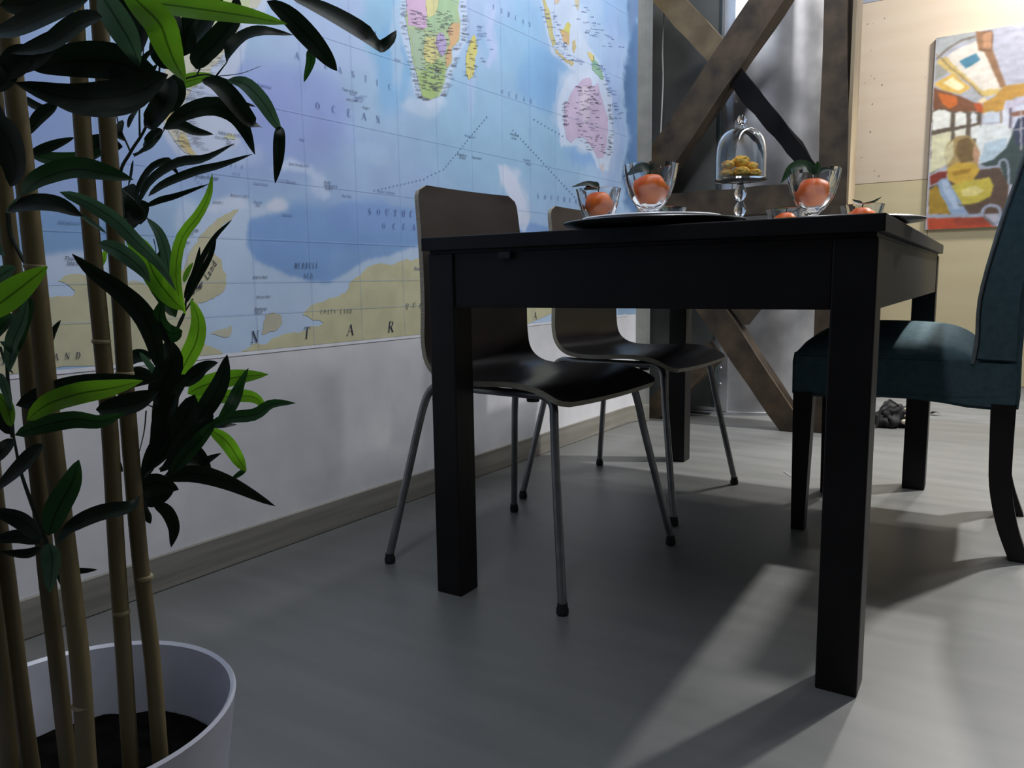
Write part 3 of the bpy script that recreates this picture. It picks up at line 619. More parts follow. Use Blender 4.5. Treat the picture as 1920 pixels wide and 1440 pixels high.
# ------------------------------------------------------------------ shell chairs
def shell_chair(loc_, rz, label):
    t = thing('dining_chair', label, 'chair', loc_, rz, 'dark plywood shell chairs by the map wall')
    prof = catmull([(-.186, 0, .868), (-.178, 0, .80), (-.168, 0, .70), (-.163, 0, .60), (-.163, 0, .52), (-.152, 0, .475), (-.12, 0, .45), (-.07, 0, .442), (0, 0, .443), (.07, 0, .447), (.13, 0, .444), (.17, 0, .434), (.215, 0, .413)], 60)
    n = len(prof); nv = 13; V = []; F = []; mi = []
    L = [0]
    for a, b in zip(prof, prof[1:]): L.append(L[-1]+(b-a).length)
    tot = L[-1]; th = .012
    def half(s):
        # half width along the length, rounded corners at both ends
        u = s/tot; w = .181+.016*min(1, u/.45)+.012*max(0, min(1, (u-.5)/.4))
        r = .03
        for d in (s, tot-s):
            if d < r: w -= r-math.sqrt(max(0, r*r-(r-d)**2))
        return w
    for side in (0, 1):
        for i, p in enumerate(prof):
            tg = (prof[min(i+1, n-1)]-prof[max(i-1, 0)]).normalized(); nm = Vector((-tg.z, 0, tg.x))
            if nm.z < 0 and L[i]/tot > .6: nm = -nm
            nm = Vector((tg.z*-1, 0, tg.x))
            w = half(L[i])
            for j in range(nv):
                v = -1+2*j/(nv-1); dish = (-.006*(1-v*v))
                V.append(p+Vector((0, v*w, 0))+nm*((-th if side else 0)+dish))
    def id_(s, i, j): return s*n*nv+i*nv+j
    for i in range(n-1):
        for j in range(nv-1):
            F.append((id_(0, i, j), id_(0, i+1, j), id_(0, i+1, j+1), id_(0, i, j+1))); mi.append(0)
            F.append((id_(1, i, j), id_(1, i, j+1), id_(1, i+1, j+1), id_(1, i+1, j))); mi.append(0)
        for j, fl in ((0, 0), (nv-1, 1)):
            q = (id_(0, i, j), id_(1, i, j), id_(1, i+1, j), id_(0, i+1, j)); F.append(q if not fl else q[::-1]); mi.append(1)
    for j in range(nv-1):
        for i in (0, n-1):
            F.append((id_(0, i, j), id_(0, i, j+1), id_(1, i, j+1), id_(1, i, j))); mi.append(1)
    o = obj('shell', V, F, [M['chair_wood'], M['ply_edge']], t, mi=mi); sharp(o, 45)
    bm = bmesh.new(); bm.from_mesh(o.data); bmesh.ops.recalc_face_normals(bm, faces=bm.faces); bm.to_mesh(o.data); bm.free()
    zt = .418
    for s in (-1, 1):
        yt, yf = s*.165, s*.243
        P = [(-.252, yf, .018), (-.205, s*.19, .30), (-.192, s*.178, .365), (-.18, s*.168, .402), (-.155, yt, zt), (-.1, yt, zt), (.1, yt, zt), (.135, yt, zt), (.162, s*.168, .402), (.172, s*.178, .365), (.182, s*.19, .30), (.232, yf, .018)]
        Q = [Vector(P[0])]+[Vector(P[0]).lerp(Vector(P[1]), q) for q in (.33, .66)]+catmull(P[1:-1], 40)+[Vector(P[-2]).lerp(Vector(P[-1]), q) for q in (.33, .66)]+[Vector(P[-1])]
        k = next(i for i, q in enumerate(Q) if q.x > 0)
        tubeo('leg', Q[:9+3], .0092, M['chrome'], t, 12)
        tubeo('side_rail', Q[11:-11], .0092, M['chrome'], t, 12)
        tubeo('leg', Q[-12:], .0092, M['chrome'], t, 12)
        for x in (-.252, .232):
            f = lathe('rubber_foot', [(.010, 0), (.0125, .003), (.0125, .012), (.0105, .017), (.0105, .024)], M['rubber'], t, 14); f.location = (x, yf, 0)
        for x in (-.09, .1):
            f = lathe('mounting_pad', [(.013, .401), (.014, .404), (.014, .426), (.012, .434)], M['rubber'], t, 14); f.location = (x, s*.15, 0)
    for x in (-.1, .1): tubeo('cross_bar', [(x, -.16, zt-.006), (x, 0, zt-.006), (x, .16, zt-.006)], .008, M['chrome'], t, 10)
    return t
ca_ = shell_chair((-.757, .305, 0), math.radians(-4.9), 'dark brown plywood shell chair on steel legs, nearest the potted bamboo')
ca_['group'] = 'dark plywood shell chairs by the map wall'
cb_ = shell_chair((-.772, .927, 0), math.radians(-2.6), 'dark brown plywood shell chair on steel legs, further back near the timber cross')

# ------------------------------------------------------------------ slipcovered chair
sc = thing('slipcovered_chair', 'dark teal fabric covered chair with black sabre legs at the right of the table', 'chair', (-.04, 1.02, 0))
def soft(name, outline, y0, y1, mat, parent, bev=.02, bulge=0, seg=3, ny=8, seed=0, wr=0):
    """side outline (x,z) extruded y0..y1 (local), rounded"""
    bm = bmesh.new(); rings = []
    for j in range(ny+1):
        y = y0+(y1-y0)*j/ny; e = min(j, ny-j); sh = 0
        rings.append([bm.verts.new((x, y, z)) for x, z in outline])
    n = len(outline)
    for a, b in zip(rings, rings[1:]):
        for i in range(n): bm.faces.new((a[i], a[(i+1) % n], b[(i+1) % n], b[i]))
    bm.faces.new(rings[0][::-1]); bm.faces.new(rings[-1])
    bmesh.ops.recalc_face_normals(bm, faces=bm.faces)
    cap = [f for f in bm.faces if len(f.verts) == n and n > 4]
    es = list({e for f in cap for e in f.edges})
    bmesh.ops.bevel(bm, geom=es, offset=bev, segments=seg, affect='EDGES', clamp_overlap=True)
    if wr:
        for v in bm.verts: v.co += Vector((noise.noise(v.co*14+Vector((seed, 0, 0))), noise.noise(v.co*14+Vector((0, seed, 5))), noise.noise(v.co*14+Vector((0, 3, seed)))))*wr
    return sharp(bobj(name, bm, mat, parent), 60)
cx = .04
# skirt of the cover
out = [(-.246, .462), (-.25, .44), (-.249, .36), (-.243, .348), (-.2, .35), (-.12, .353), (-.04, .358), (.03, .358), (.09, .354), (.14, .347), (.19, .346), (.236, .350), (.238, .38), (.236, .462)]
soft('cover_skirt', [(x, z) for x, z in out], -.215, .235, M['blue_fabric'], sc, .008, wr=.004)
V = []; F = []; nx, ny = 32, 32
for i in range(nx+1):
    for j in range(ny+1):
        u = -1+2*i/nx; v = -1+2*j/ny; x = -.043+u*.202; y = .010+v*.222
        h = max(0, 1-abs(u)**3.2)**.55*max(0, 1-abs(v)**2.6)**.6
        V.append((x, y, .460+.074*h+.003*noise.noise(Vector((x*9, y*9, 2)))))
k0 = len(V); V += [(x, y, .452) for x, y, z in V]
for i in range(nx):
    for j in range(ny):
        a = i*(ny+1)+j; F += [(a, a+ny+1, a+ny+2, a+1), (k0+a, k0+a+1, k0+a+ny+2, k0+a+ny+1)]
for i in range(nx):
    for j in (0, ny):
        a = i*(ny+1)+j; F.append((a, a+ny+1, k0+a+ny+1, k0+a) if j else (a, k0+a, k0+a+ny+1, a+ny+1))
for j in range(ny):
    for i in (0, nx):
        a = i*(ny+1)+j; F.append((a, a+1, k0+a+1, k0+a) if i == 0 else (a, k0+a, k0+a+1, a+1))
sharp(obj('seat_cushion', V, F, M['blue_fabric'], sc), 60)
fr = catmull([(.14, 0, .45), (.145, 0, .50), (.146, 0, .60), (.172, 0, .74), (.210, 0, .90), (.235, 0, .985)], 18)
bk = catmull([(.30, 0, .985), (.284, 0, .9), (.255, 0, .74), (.236, 0, .60), (.236, 0, .50), (.236, 0, .45)], 18)
soft('backrest_cover', [(p.x, p.z) for p in fr]+[(p.x, p.z) for p in bk], -.218, .238, M['blue_fabric'], sc, .012, wr=.003)
tubeo('piping', [(p.x+.004, -.214, p.z) for p in fr], .004, M['fabric_seam'], sc, 8)
for s, yy in ((-1, -.205), (1, .195)):
    P = [(.215, yy, .36), (.216, yy, .26), (.22, yy, .17), (.238, yy, .08), (.266, yy, .0)]
    Q = catmull([(a, b, c) for a, b, c in P], 14); bm = bmesh.new(); rg = []
    for i, q in enumerate(Q):
        w = .024-.004*i/14
        rg.append([bm.verts.new((q.x+dx*w-.006, q.y+dy*.02+.008, max(0, q.z))) for dx, dy in ((-1, -1), (1, -1), (1, 1), (-1, 1))])
    for a, b in zip(rg, rg[1:]):
        for i in range(4): bm.faces.new((a[i], a[(i+1) % 4], b[(i+1) % 4], b[i]))
    bm.faces.new(rg[0]); bm.faces.new(rg[-1]); sharp(bobj('leg', bm, M['dark_wood'], sc), 40)
    bm = bmesh.new()
    a = [bm.verts.new((-.243+dx*.048, yy-.02+dy*.045, .36)) for dx, dy in ((0, 0), (1, 0), (1, 1), (0, 1))]
    b = [bm.verts.new((-.238+dx*.032, yy-.018+dy*.034, 0)) for dx, dy in ((0, 0), (1, 0), (1, 1), (0, 1))]
    bm.faces.new(a); bm.faces.new(b[::-1])
    for i in range(4): bm.faces.new((a[i], b[i], b[(i+1) % 4], a[(i+1) % 4]))
    bobj('leg', bm, M['dark_wood'], sc)

# ------------------------------------------------------------------ table setting
TZ = TH+.0005
def plate(name, c, r, z, mat, label, cat, rise, grp=None):
    o = lathe(name, [(.001, 0), (r*.62, 0), (r*.7, .002), (r*.985, rise-.003), (r, rise), (r*.985, rise+.002), (r*.82, .0065), (r*.7, .005), (.001, .0045)], mat, None, 64, ang=50)
    o.location = (c[0], c[1], z); return tag(o, label, cat, grp)
cL = Vector((-.405, .14)); cR = Vector((-.138, .346))
plate('charger_plate', cL, .165, TZ, M['charger'], 'round black charger plate under the white plate at the near left place', 'plate', .014)
plate('charger_plate', cR, .165, TZ, M['charger'], 'round black charger plate overhanging the right table edge', 'plate', .012)
plate('dinner_plate', cL+Vector((-.004, 0)), .128, TZ+.0055, M['plate'], 'white dinner plate on the black charger at the near left place', 'plate', .016)
plate('dinner_plate', cR, .12, TZ+.0055, M['plate'], 'white dinner plate on the charger under the right footed glass bowl', 'plate', .010)
def lobes(k_, amp, i0, i1):
    return lambda th, i: 1+(amp*abs(math.cos(th*k_/2))-amp*.5 if i0 <= i <= i1 else 0)
def footed_bowl(c, z, label):
    t = thing('footed_glass_bowl', label, 'glass bowl', (c[0], c[1], z), R_.uniform(0, 1), 'footed glass bowls holding tangerines')
    outer = [(.001, 0), (.026, 0), (.028, .002), (.022, .005), (.0095, .009), (.009, .016), (.014, .022), (.028, .032), (.039, .048), (.046, .066), (.0505, .084), (.0525, .097)]
    inner = [(.0495, .0975), (.047, .084), (.0425, .066), (.0355, .050), (.025, .036), (.010, .028), (.001, .027)]
    lathe('bowl', [(r*.955, q*1.13) for r, q in outer+inner], M['glass'], t, 60, lobes(10, .055, 6, 13))
    return t
def cup(c, z, label, s=1, rise=.058):
    t = thing('glass_cup', label, 'glass cup', (c[0], c[1], z), R_.uniform(0, 1), 'small glass cups holding tangerines')
    outer = [(.001, 0), (.022, 0), (.026, .003), (.031, .016), (.036, .032), (.040, rise-.004), (.0415, rise)]
    inner = [(.039, rise), (.0365, rise-.006), (.033, .032), (.028, .016), (.022, .007), (.001, .006)]
    o = lathe('bowl', [(r*s, q*s) for r, q in outer+inner], M['glass'], t, 60, lobes(12, .05, 3, 8))
    return t
def tangerine(c, z, r, label, leaves, tilt=(.1, .1)):
    t = thing('tangerine', label, 'tangerine', (c[0], c[1], z), 0, 'tangerines with leaves in the glasses')
    bm = bmesh.new(); bmesh.ops.create_uvsphere(bm, u_segments=28, v_segments=18, radius=r)
    for v in bm.verts:
        q = math.hypot(v.co.x, v.co.y)/r; th = math.atan2(v.co.y, v.co.x)
        v.co.z *= .88
        if v.co.z > 0: v.co.z -= r*.13*math.exp(-(q/.25)**2)
        v.co *= 1+.01*math.cos(th*9)*(1-q*.6)
        v.co.z += r*.88
    bobj('fruit', bm, M['tangerine'], t, True)
    zt = r*1.62
    stl = .012
    tubeo('stem', [(0, 0, zt), (.001, 0, zt+stl*.6), (.003, .001, zt+stl)], .0013, M['twig'], t, 6)
    for (pts, w, mt) in leaves:
        base = Vector((.002, 0, zt+stl*.8)); P = [base]+[base+RT*a+UP*b+FW*e for a, b, e in pts]
        V, F, U = ribbon(P, w*1.15, UP*.6-FW); obj('leaf', V, F, M[mt], t, True, uv=U)
    return t
def ribbon(P, w, nrm, n=12, fold=.22, base_r=.45, tip=.9):
    C_ = catmull(P, n); V = []; F = []; U = []
    mxw = max((t/n)**base_r*(1-t/n)**tip for t in range(n+1))
    for i, c in enumerate(C_):
        tg = (C_[min(i+1, n)]-C_[max(i-1, 0)]).normalized(); sd = tg.cross(nrm)
        sd = sd.normalized() if sd.length > 1e-4 else tg.orthogonal().normalized(); nn = sd.cross(tg).normalized()
        h = w/2*max(.03, ((i/n)**base_r*(1-i/n)**tip)/mxw)
        V += [c-sd*h+nn*h*fold, c-sd*h*.5+nn*h*fold*.35, c, c+sd*h*.5+nn*h*fold*.35, c+sd*h+nn*h*fold]
        U += [(q/4, i/n) for q in range(5)]
    for i in range(n):
        for j in range(4): F.append((i*5+j, (i+1)*5+j, (i+1)*5+j+1, i*5+j+1))
    return V, F, U
zp = TZ+.0055+.0055
g1 = (-.418, .158); footed_bowl(g1, zp, 'footed glass bowl with a tangerine standing on the near left white plate')
tangerine(g1, zp+.037, .0325, 'tangerine in the footed glass bowl on the near left plate', [([(-.02, .004, 0), (-.05, -.008, .01)], .022, 'leaf_d'), ([(.002, .008, 0), (.006, .014, 0)], .008, 'leaf_d')])
g2 = (-.180, .418); footed_bowl(g2, zp, 'footed glass bowl with a tangerine at the right, under drooping leaves')
tangerine(g2, zp+.037, .0325, 'tangerine in the footed glass bowl by the right table edge', [([(-.02, .018, 0), (-.045, .012, .0), (-.065, -.015, .005)], .024, 'leaf_g'), ([(.004, .012, 0), (.006, .028, 0)], .016, 'leaf_g'), ([(-.006, .01, 0), (-.014, .024, 0)], .012, 'leaf_g'), ([(.02, .01, 0), (.042, .008, 0)], .01, 'leaf_d')])
P = dep(1122, 400, 1.41); cL_ = (P.x, P.y); cup(cL_, zp+.008, 'small glass cup with a tangerine at the left end of the near plate')
tangerine(cL_, zp+.015, .027, 'tangerine in the leftmost small glass cup', [([(-.012, .002, 0), (-.03, -.004, 0)], .02, 'leaf_d'), ([(-.02, .008, 0), (-.052, .002, .0)], .012, 'leaf_d')])
P = dep(1616, 398, 1.62); c2 = (P.x, P.y); cup(c2, TZ, 'small glass cup with a tangerine at the right corner of the table', 1.05)
tangerine(c2, TZ+.008, .028, 'tangerine in the small glass cup at the right corner of the table', [([(.02, .004, 0), (.04, .016, 0)], .006, 'leaf_d'), ([(-.014, .003, 0), (-.024, .010, 0)], .012, 'leaf_d')])
P = on(1249, 387, (0, 0, 1), .802); c3 = (P.x, P.y); print('mini L', c3, (P-CP).dot(FW)); cup(c3, TZ, 'low glass cup barely showing behind the near left white plate')
tangerine(c3, TZ+.006, .022, 'small tangerine with a pale leaf in the low cup behind the near left plate', [([(-.012, .012, 0), (-.024, .014, 0)], .014, 'leaf_s')])
P = on(1474, 391, (0, 0, 1), .80); c4 = (P.x, P.y); print('mini R', c4, (P-CP).dot(FW)); cup(c4, TZ, 'low glass cup between the cake stand and the right footed bowl')
tangerine(c4, TZ+.008, .025, 'tangerine in the low cup between the cake stand and the right footed bowl', [([(-.014, .0, 0), (-.03, -.002, 0)], .010, 'leaf_g')])
# cake stand with dome: bottom of stand hidden by the table edge
sd_ = 1.83; P = dep(1387, 400, sd_); cs = (P.x, P.y)
zdome = dep(1386, 338, sd_).z; zk = dep(1386, 222, sd_).z; print('dome', zdome, zk)
st = thing('cake_stand', 'clear glass cake stand with a beaded stem in the middle of the table', 'cake stand', (cs[0], cs[1], TZ), 0)
hb = zdome-TZ
prof = [(.001, 0), (.042, 0), (.043, .003), (.03, .008), (.008, .014)]
for q in range(3):
    z0 = .016+q*(hb-.03)/3; dz = (hb-.03)/3
    prof += [(.007, z0), (.0125, z0+dz*.25), (.0145, z0+dz*.5), (.0125, z0+dz*.75)]
prof += [(.007, hb-.012), (.010, hb-.008), (.03, hb-.005), (.06, hb-.003), (.063, hb), (.06, hb+.0015), (.001, hb+.001)]
lathe('stand', prof, M['glass'], st, 48)
dm = thing('glass_dome', 'clear glass bell dome with ball knob covering the yellow cakes', 'dome', (cs[0], cs[1], TZ+hb+.002), 0)
hd = zk-zdome
R0 = .0575
pro = [(R0, 0)]+[(R0, hd*.3), (R0*.99, hd*.45), (R0*.93, hd*.58), (R0*.8, hd*.68), (R0*.58, hd*.755), (R0*.3, hd*.795), (.004, hd*.805)]
o_ = curve_pts(pro, 4); i_ = [(max(.001, r-.0022), z-.0022*(1 if z > hd*.4 else 0)) for r, z in o_][::-1]
lathe('bell', o_+[(.001, hd*.806), (.001, hd*.795)]+i_, M['glass'], dm, 56)
lathe('knob', [(.001, hd*.80), (.006, hd*.80), (.0045, hd*.84), (.007, hd*.87), (.0115, hd*.91), (.0115, hd*.95), (.007, hd*.99), (.001, hd)], M['glass'], dm, 28)
for i, (a, b, e, r, lb) in enumerate(((-.033, 0, 0, .0175, 'bottom left yellow cake under the glass dome'), (-.031, .021, 0, .016, 'upper left yellow cake resting on another under the dome'), (-.002, 0, -.012, .02, 'front middle yellow cake under the glass dome'), (0, .026, .004, .021, 'topmost yellow cake in the middle of the dome'), (.033, .0, 0, .017, 'bottom right yellow cake under the glass dome'), (.027, .019, .006, .015, 'upper right reddish speckled yellow cake under the dome'), (.004, 0, .032, .018, 'yellow cake at the back of the stand behind the others'))):
    bm = bmesh.new(); bmesh.ops.create_icosphere(bm, subdivisions=4, radius=r)
    for v in bm.verts:
        d = v.co.normalized(); v.co *= 1+.16*noise.noise(d*2.5+Vector((i*7, 0, 0)))+.07*noise.noise(d*9+Vector((0, i*5, 0)))
        v.co.z = v.co.z*.68+r*.62
    o = bobj('cake', bm, M['cake'], None, True); p = Vector((cs[0], cs[1], TZ+hb+.003+b))+_r*a+Vector((_f.x, _f.y, 0))*e
    o.location = p; tag(o, lb, 'cake', 'yellow cakes under the glass dome')

# ------------------------------------------------------------------ painting on the back wall
YB = 4.066
pt = thing('tram_painting', 'unframed oil painting of a woman in a yellow hood seated in an old tram', 'painting', (.25, YB, .925))
PC = pt.location
def pp(cx_, cy_, off=0):
    p = on(1700+cx_/3.427, 30+cy_/3.427, (0, 1, 0), YB-.022); return Vector((p.x, p.y-off, p.z))-PC
a = pp(188, 140); b = pp(135, 1374)
x0 = min(a.x, b.x); z0, z1 = b.z, a.z; x1 = x0+1.0
boxo('canvas', (x0, x1, -.0218, .003, z0, z1), M['canvas_side'], pt, .001)
import numpy as np
GX, GZ = 260, 286
gx = np.linspace(x0+.001, x1-.001, GX); gz = np.linspace(z0+.001, z1-.001, GZ)
XX, ZZ = np.meshgrid(gx, gz, indexing='ij')
_jx = np.array([[noise.noise(Vector((a*16, b*16, 3))) for b in gz] for a in gx])*.004
_jz = np.array([[noise.noise(Vector((a*16, b*16, 8))) for b in gz] for a in gx])*.004
IMG = np.full((GX, GZ, 3), 0.)
IMG[:] = (180, 182, 200)
def ppoly(P, rgb, *_):
    Q = [pp(*p) for p in P]; X = [q.x for q in Q]; Z = [q.z for q in Q]
    ins = np.zeros((GX, GZ), bool); A = XX+_jx; B = ZZ+_jz; n = len(Q)
    for i in range(n):
        xa, za, xb, zb = X[i], Z[i], X[i-1], Z[i-1]
        if abs(zb-za) < 1e-9: continue
        ins ^= ((za > B) != (zb > B)) & (A < (xb-xa)*(B-za)/(zb-za)+xa)
    v = 1
    IMG[ins] = rgb
def pline(P, w, rgb):
    L = [Vector(p) for p in curve_pts(P, 4)]; A = []; B = []
    for i, p in enumerate(L):
        t = (L[min(i+1, len(L)-1)]-L[max(i-1, 0)]).normalized(); n = Vector((-t.y, t.x))*w/2; A.append(tuple(p+n)); B.append(tuple(p-n))
    ppoly(A+B[::-1], rgb)
for a_ in [
 ([(188, 140), (440, 95), (440, 150), (320, 190), (200, 280), (188, 230)], (172, 178, 182)), ([(240, 275), (330, 210), (445, 160), (520, 250), (605, 462), (480, 485)], (228, 222, 214)), ([(200, 280), (250, 262), (485, 480), (600, 462), (590, 500), (500, 520), (380, 420), (190, 310)], (212, 188, 120)),
 ([(335, 292), (450, 238), (475, 280), (380, 336)], (78, 132, 160)), ([(188, 300), (270, 360), (200, 410), (180, 420)], (160, 162, 158)), ([(440, 100), (550, 95), (552, 215), (640, 455), (600, 462), (500, 230), (460, 220)], (148, 112, 84)), ([(490, 112), (548, 100), (544, 214), (492, 204)], (184, 140, 108)),
 ([(175, 440), (290, 368), (415, 462), (345, 505), (240, 480)], (226, 186, 96)), ([(230, 430), (292, 392), (378, 460), (334, 484)], (250, 240, 196)), ([(360, 500), (420, 465), (480, 505), (440, 545)], (172, 176, 184)), ([(172, 460), (340, 515), (450, 560), (470, 610), (300, 620), (170, 600)], (128, 84, 58)),
 ([(200, 490), (320, 520), (330, 570), (270, 600), (225, 560)], (206, 110, 46)), ([(430, 560), (480, 560), (500, 620), (460, 630)], (190, 90, 50)), ([(450, 545), (500, 520), (515, 550), (480, 565)], (240, 225, 190)),
 ([(490, 560), (560, 520), (620, 455), (700, 440), (860, 420), (860, 500), (700, 520), (630, 600), (560, 620), (490, 640)], (192, 148, 72)),
 ([(630, 545), (900, 500), (900, 700), (620, 700)], (196, 194, 216)), ([(1100, 200), (1700, 100), (1700, 1400), (1100, 1400)], (120, 110, 110)), ([(900, 500), (1120, 470), (1120, 900), (900, 900)], (120, 100, 92)),
 ([(160, 605), (480, 620), (480, 800), (150, 1020)], (96, 86, 76)), ([(166, 612), (200, 600), (250, 605), (282, 620), (282, 715), (164, 735)], (236, 240, 236)), ([(310, 625), (345, 612), (384, 628), (384, 698), (310, 712)], (234, 238, 236)), ([(414, 630), (430, 618), (452, 632), (452, 684), (414, 694)], (228, 234, 240)),
 ([(160, 768), (284, 742), (284, 800), (250, 960), (148, 1012)], (222, 222, 190)), ([(308, 738), (384, 718), (384, 770), (308, 800)], (230, 232, 222)), ([(412, 712), (470, 696), (470, 780), (412, 790)], (224, 230, 232)), ([(495, 625), (545, 608), (596, 625), (596, 678), (495, 690)], (200, 212, 230)), ([(615, 605), (655, 598), (655, 700), (615, 720)], (216, 222, 238)), ([(700, 580), (900, 560), (900, 700), (680, 720)], (206, 214, 236)),
 ([(150, 1030), (210, 1000), (262, 995), (250, 1050), (150, 1090)], (132, 50, 40)), ([(480, 700), (600, 690), (675, 710), (672, 790), (640, 850), (540, 930), (460, 950), (440, 860), (450, 760)], (222, 230, 236)), ([(500, 820), (640, 780), (650, 840), (540, 930), (465, 945)], (182, 204, 222)),
 ([(470, 950), (560, 920), (640, 850), (700, 700), (900, 680), (900, 1100), (650, 1080), (600, 960), (520, 965)], (62, 78, 80)), ([(690, 720), (715, 660), (780, 640), (860, 700), (860, 860), (700, 820)], (58, 66, 92)), ([(670, 618), (900, 590), (900, 630), (672, 645)], (140, 100, 84)),
 ([(145, 1100), (460, 985), (600, 975), (655, 1080), (650, 1270), (140, 1275)], (92, 76, 66)), ([(240, 900), (260, 820), (320, 775), (400, 765), (440, 810), (470, 880), (462, 960), (380, 985), (260, 975)], (170, 148, 100)), ([(330, 800), (400, 780), (440, 840), (430, 930), (350, 945), (310, 880)], (120, 98, 62)), ([(240, 900), (262, 830), (300, 800), (300, 900), (262, 960)], (206, 200, 164)), ([(430, 830), (470, 870), (462, 950), (425, 930)], (190, 150, 124)),
 ([(258, 985), (320, 940), (440, 945), (468, 985), (420, 1070), (340, 1095), (268, 1055)], (202, 168, 70)), ([(290, 1000), (420, 975), (400, 1010), (300, 1030)], (168, 132, 48)), ([(270, 1090), (420, 1055), (530, 1035), (560, 1090), (540, 1160), (440, 1205), (340, 1215), (290, 1180)], (196, 182, 80)), ([(345, 1120), (440, 1090), (500, 1120), (450, 1150), (360, 1160)], (222, 212, 140)),
 ([(145, 1120), (190, 1085), (290, 1270), (143, 1275)], (164, 134, 50)), ([(195, 1075), (225, 1042), (262, 1045), (320, 1150), (400, 1272), (290, 1278), (215, 1140)], (146, 170, 204)), ([(225, 1062), (255, 1055), (310, 1160), (340, 1240), (300, 1240), (240, 1130)], (176, 196, 224)),
 ([(134, 1300), (495, 1292), (545, 1348), (620, 1360), (134, 1374)], (188, 78, 50)), ([(300, 1296), (495, 1292), (540, 1340), (320, 1350)], (160, 70, 52)), ([(620, 1240), (1100, 1200), (1100, 1374), (620, 1374)], (70, 66, 66))]:
    ppoly(*a_)
for a_ in [([(190, 275), (260, 215), (340, 165), (440, 132)], 10, (120, 108, 100)), ([(185, 240), (260, 310), (400, 430), (490, 520)], 8, (140, 118, 92)), ([(490, 112), (548, 100), (544, 214), (470, 216)], 4, (90, 66, 54)), ([(292, 610), (296, 780)], 16, (104, 94, 82)), ([(399, 620), (402, 770)], 12, (104, 94, 82)), ([(160, 752), (300, 722), (470, 690)], 12, (96, 86, 74)), ([(165, 612), (220, 596), (285, 618)], 7, (84, 70, 58)), ([(606, 605), (606, 690)], 12, (150, 130, 110)), ([(664, 590), (664, 720)], 14, (110, 104, 120)), ([(735, 590), (735, 860)], 10, (186, 186, 196)),
           ([(670, 735), (760, 720), (900, 710)], 9, (170, 170, 180)), ([(460, 972), (560, 968), (592, 960), (600, 932), (632, 924), (654, 960), (655, 1080)], 15, (158, 168, 190)), ([(134, 1288), (300, 1284), (470, 1278), (492, 1240), (530, 1218), (580, 1222), (602, 1250), (598, 1310), (560, 1345)], 20, (160, 170, 194)), ([(492, 1285), (560, 1345)], 16, (120, 120, 130)), ([(196, 1060), (230, 1030), (262, 1040)], 6, (110, 60, 50)), ([(330, 1215), (440, 1205), (540, 1170)], 8, (110, 96, 60))]:
    pline(*a_)
_n = np.array([[noise.noise(Vector((a*18, b*40, 5)))+.6*noise.noise(Vector((a*60, b*50, 1))) for b in gz] for a in gx])
IMG = np.clip(IMG*(1+.10*_n[..., None]), 0, 255)
for _ in range(2):
    K = IMG.copy()
    K[1:-1] = (IMG[:-2]+2*IMG[1:-1]+IMG[2:])/4; L2 = K.copy(); K[:, 1:-1] = (L2[:, :-2]+2*L2[:, 1:-1]+L2[:, 2:])/4; IMG = K
c01 = IMG/255; c01 = np.where(c01 <= .04045, c01/12.92, ((c01+.055)/1.055)**2.4)
V = [(gx[i], -.0222, gz[j]) for i in range(GX) for j in range(GZ)]
F = [(i*GZ+j, (i+1)*GZ+j, (i+1)*GZ+j+1, i*GZ+j+1) for i in range(GX-1) for j in range(GZ-1)]
k = N('oil paint on canvas', .45); at = k.n('ShaderNodeAttribute', attribute_name='Col'); k.l(at.outputs[0], k.b.inputs['Base Color'])
o = obj('painted_surface', V, F, k.m, pt, True)
ca = o.data.color_attributes.new('Col', 'FLOAT_COLOR', 'POINT')
ca.data.foreach_set('color', np.concatenate([c01.reshape(-1, 3), np.ones((GX*GZ, 1))], 1).astype('f').ravel())

# ------------------------------------------------------------------ clutter on the floor
bgp = on(1672, 800, (0, 0, 1), 0)
bg_ = thing('crumpled_black_bag', 'crumpled black cloth bag with pale bits on the floor behind the far right table leg', 'bag', (bgp.x, bgp.y, 0))
for i, (a, h, r) in enumerate(((0, .05, .055), (-.04, .035, .04), (.05, .04, .045))):
    bm = bmesh.new(); bmesh.ops.create_icosphere(bm, subdivisions=4, radius=r)
    for v in bm.verts:
        d = v.co.normalized(); v.co *= 1+.35*noise.noise(d*2+Vector((i*3, 1, 0)))+.15*noise.noise(d*5+Vector((i, 0, 2))); v.co += _r*a+Vector((0, 0, h)); v.co.z = max(.001, v.co.z)
    bobj('bag_fold', bm, M['black_bag'], bg_, True)
tubeo('strap', [_r*a+Vector((0, -.045, z)) for a, z in ((-.06, .01), (-.045, .09), (-.01, .125), (.03, .10), (.05, .03))], .005, M['black_bag'], bg_, 6)
for a, z, r in ((.052, .085, .008), (.056, .055, .009), (.05, .03, .014)):
    bm = bmesh.new(); bmesh.ops.create_icosphere(bm, subdivisions=2, radius=r); bmesh.ops.scale(bm, vec=(1.2, .6, .8), verts=bm.verts)
    bmesh.ops.translate(bm, vec=_r*a+Vector((.01, -.052, z)), verts=bm.verts); bobj('pale_trim', bm, M['pale_bit'], bg_, True)
p = [on(1470, 884, (0, 0, 1), .002), on(1476, 887, (0, 0, 1), .004), on(1484, 893, (0, 0, 1), .002)]
V, F = tube(catmull(p, 8), .0011, 6); tag(obj('thread', V, F, M['cable']), 'short white thread lying on the lit floor left of the teal chair leg', 'thread')
p = on(1861, 924, (0, 0, 1), 0); bm = bmesh.new(); bmesh.ops.create_icosphere(bm, subdivisions=1, radius=.003); bmesh.ops.translate(bm, vec=(0, 0, .0028), verts=bm.verts)
o = bobj('paper_crumb', bm, M['cable']); o.location = (p.x, p.y, 0); tag(o, 'tiny white paper crumb on the floor beside the rear teal chair leg', 'crumb')
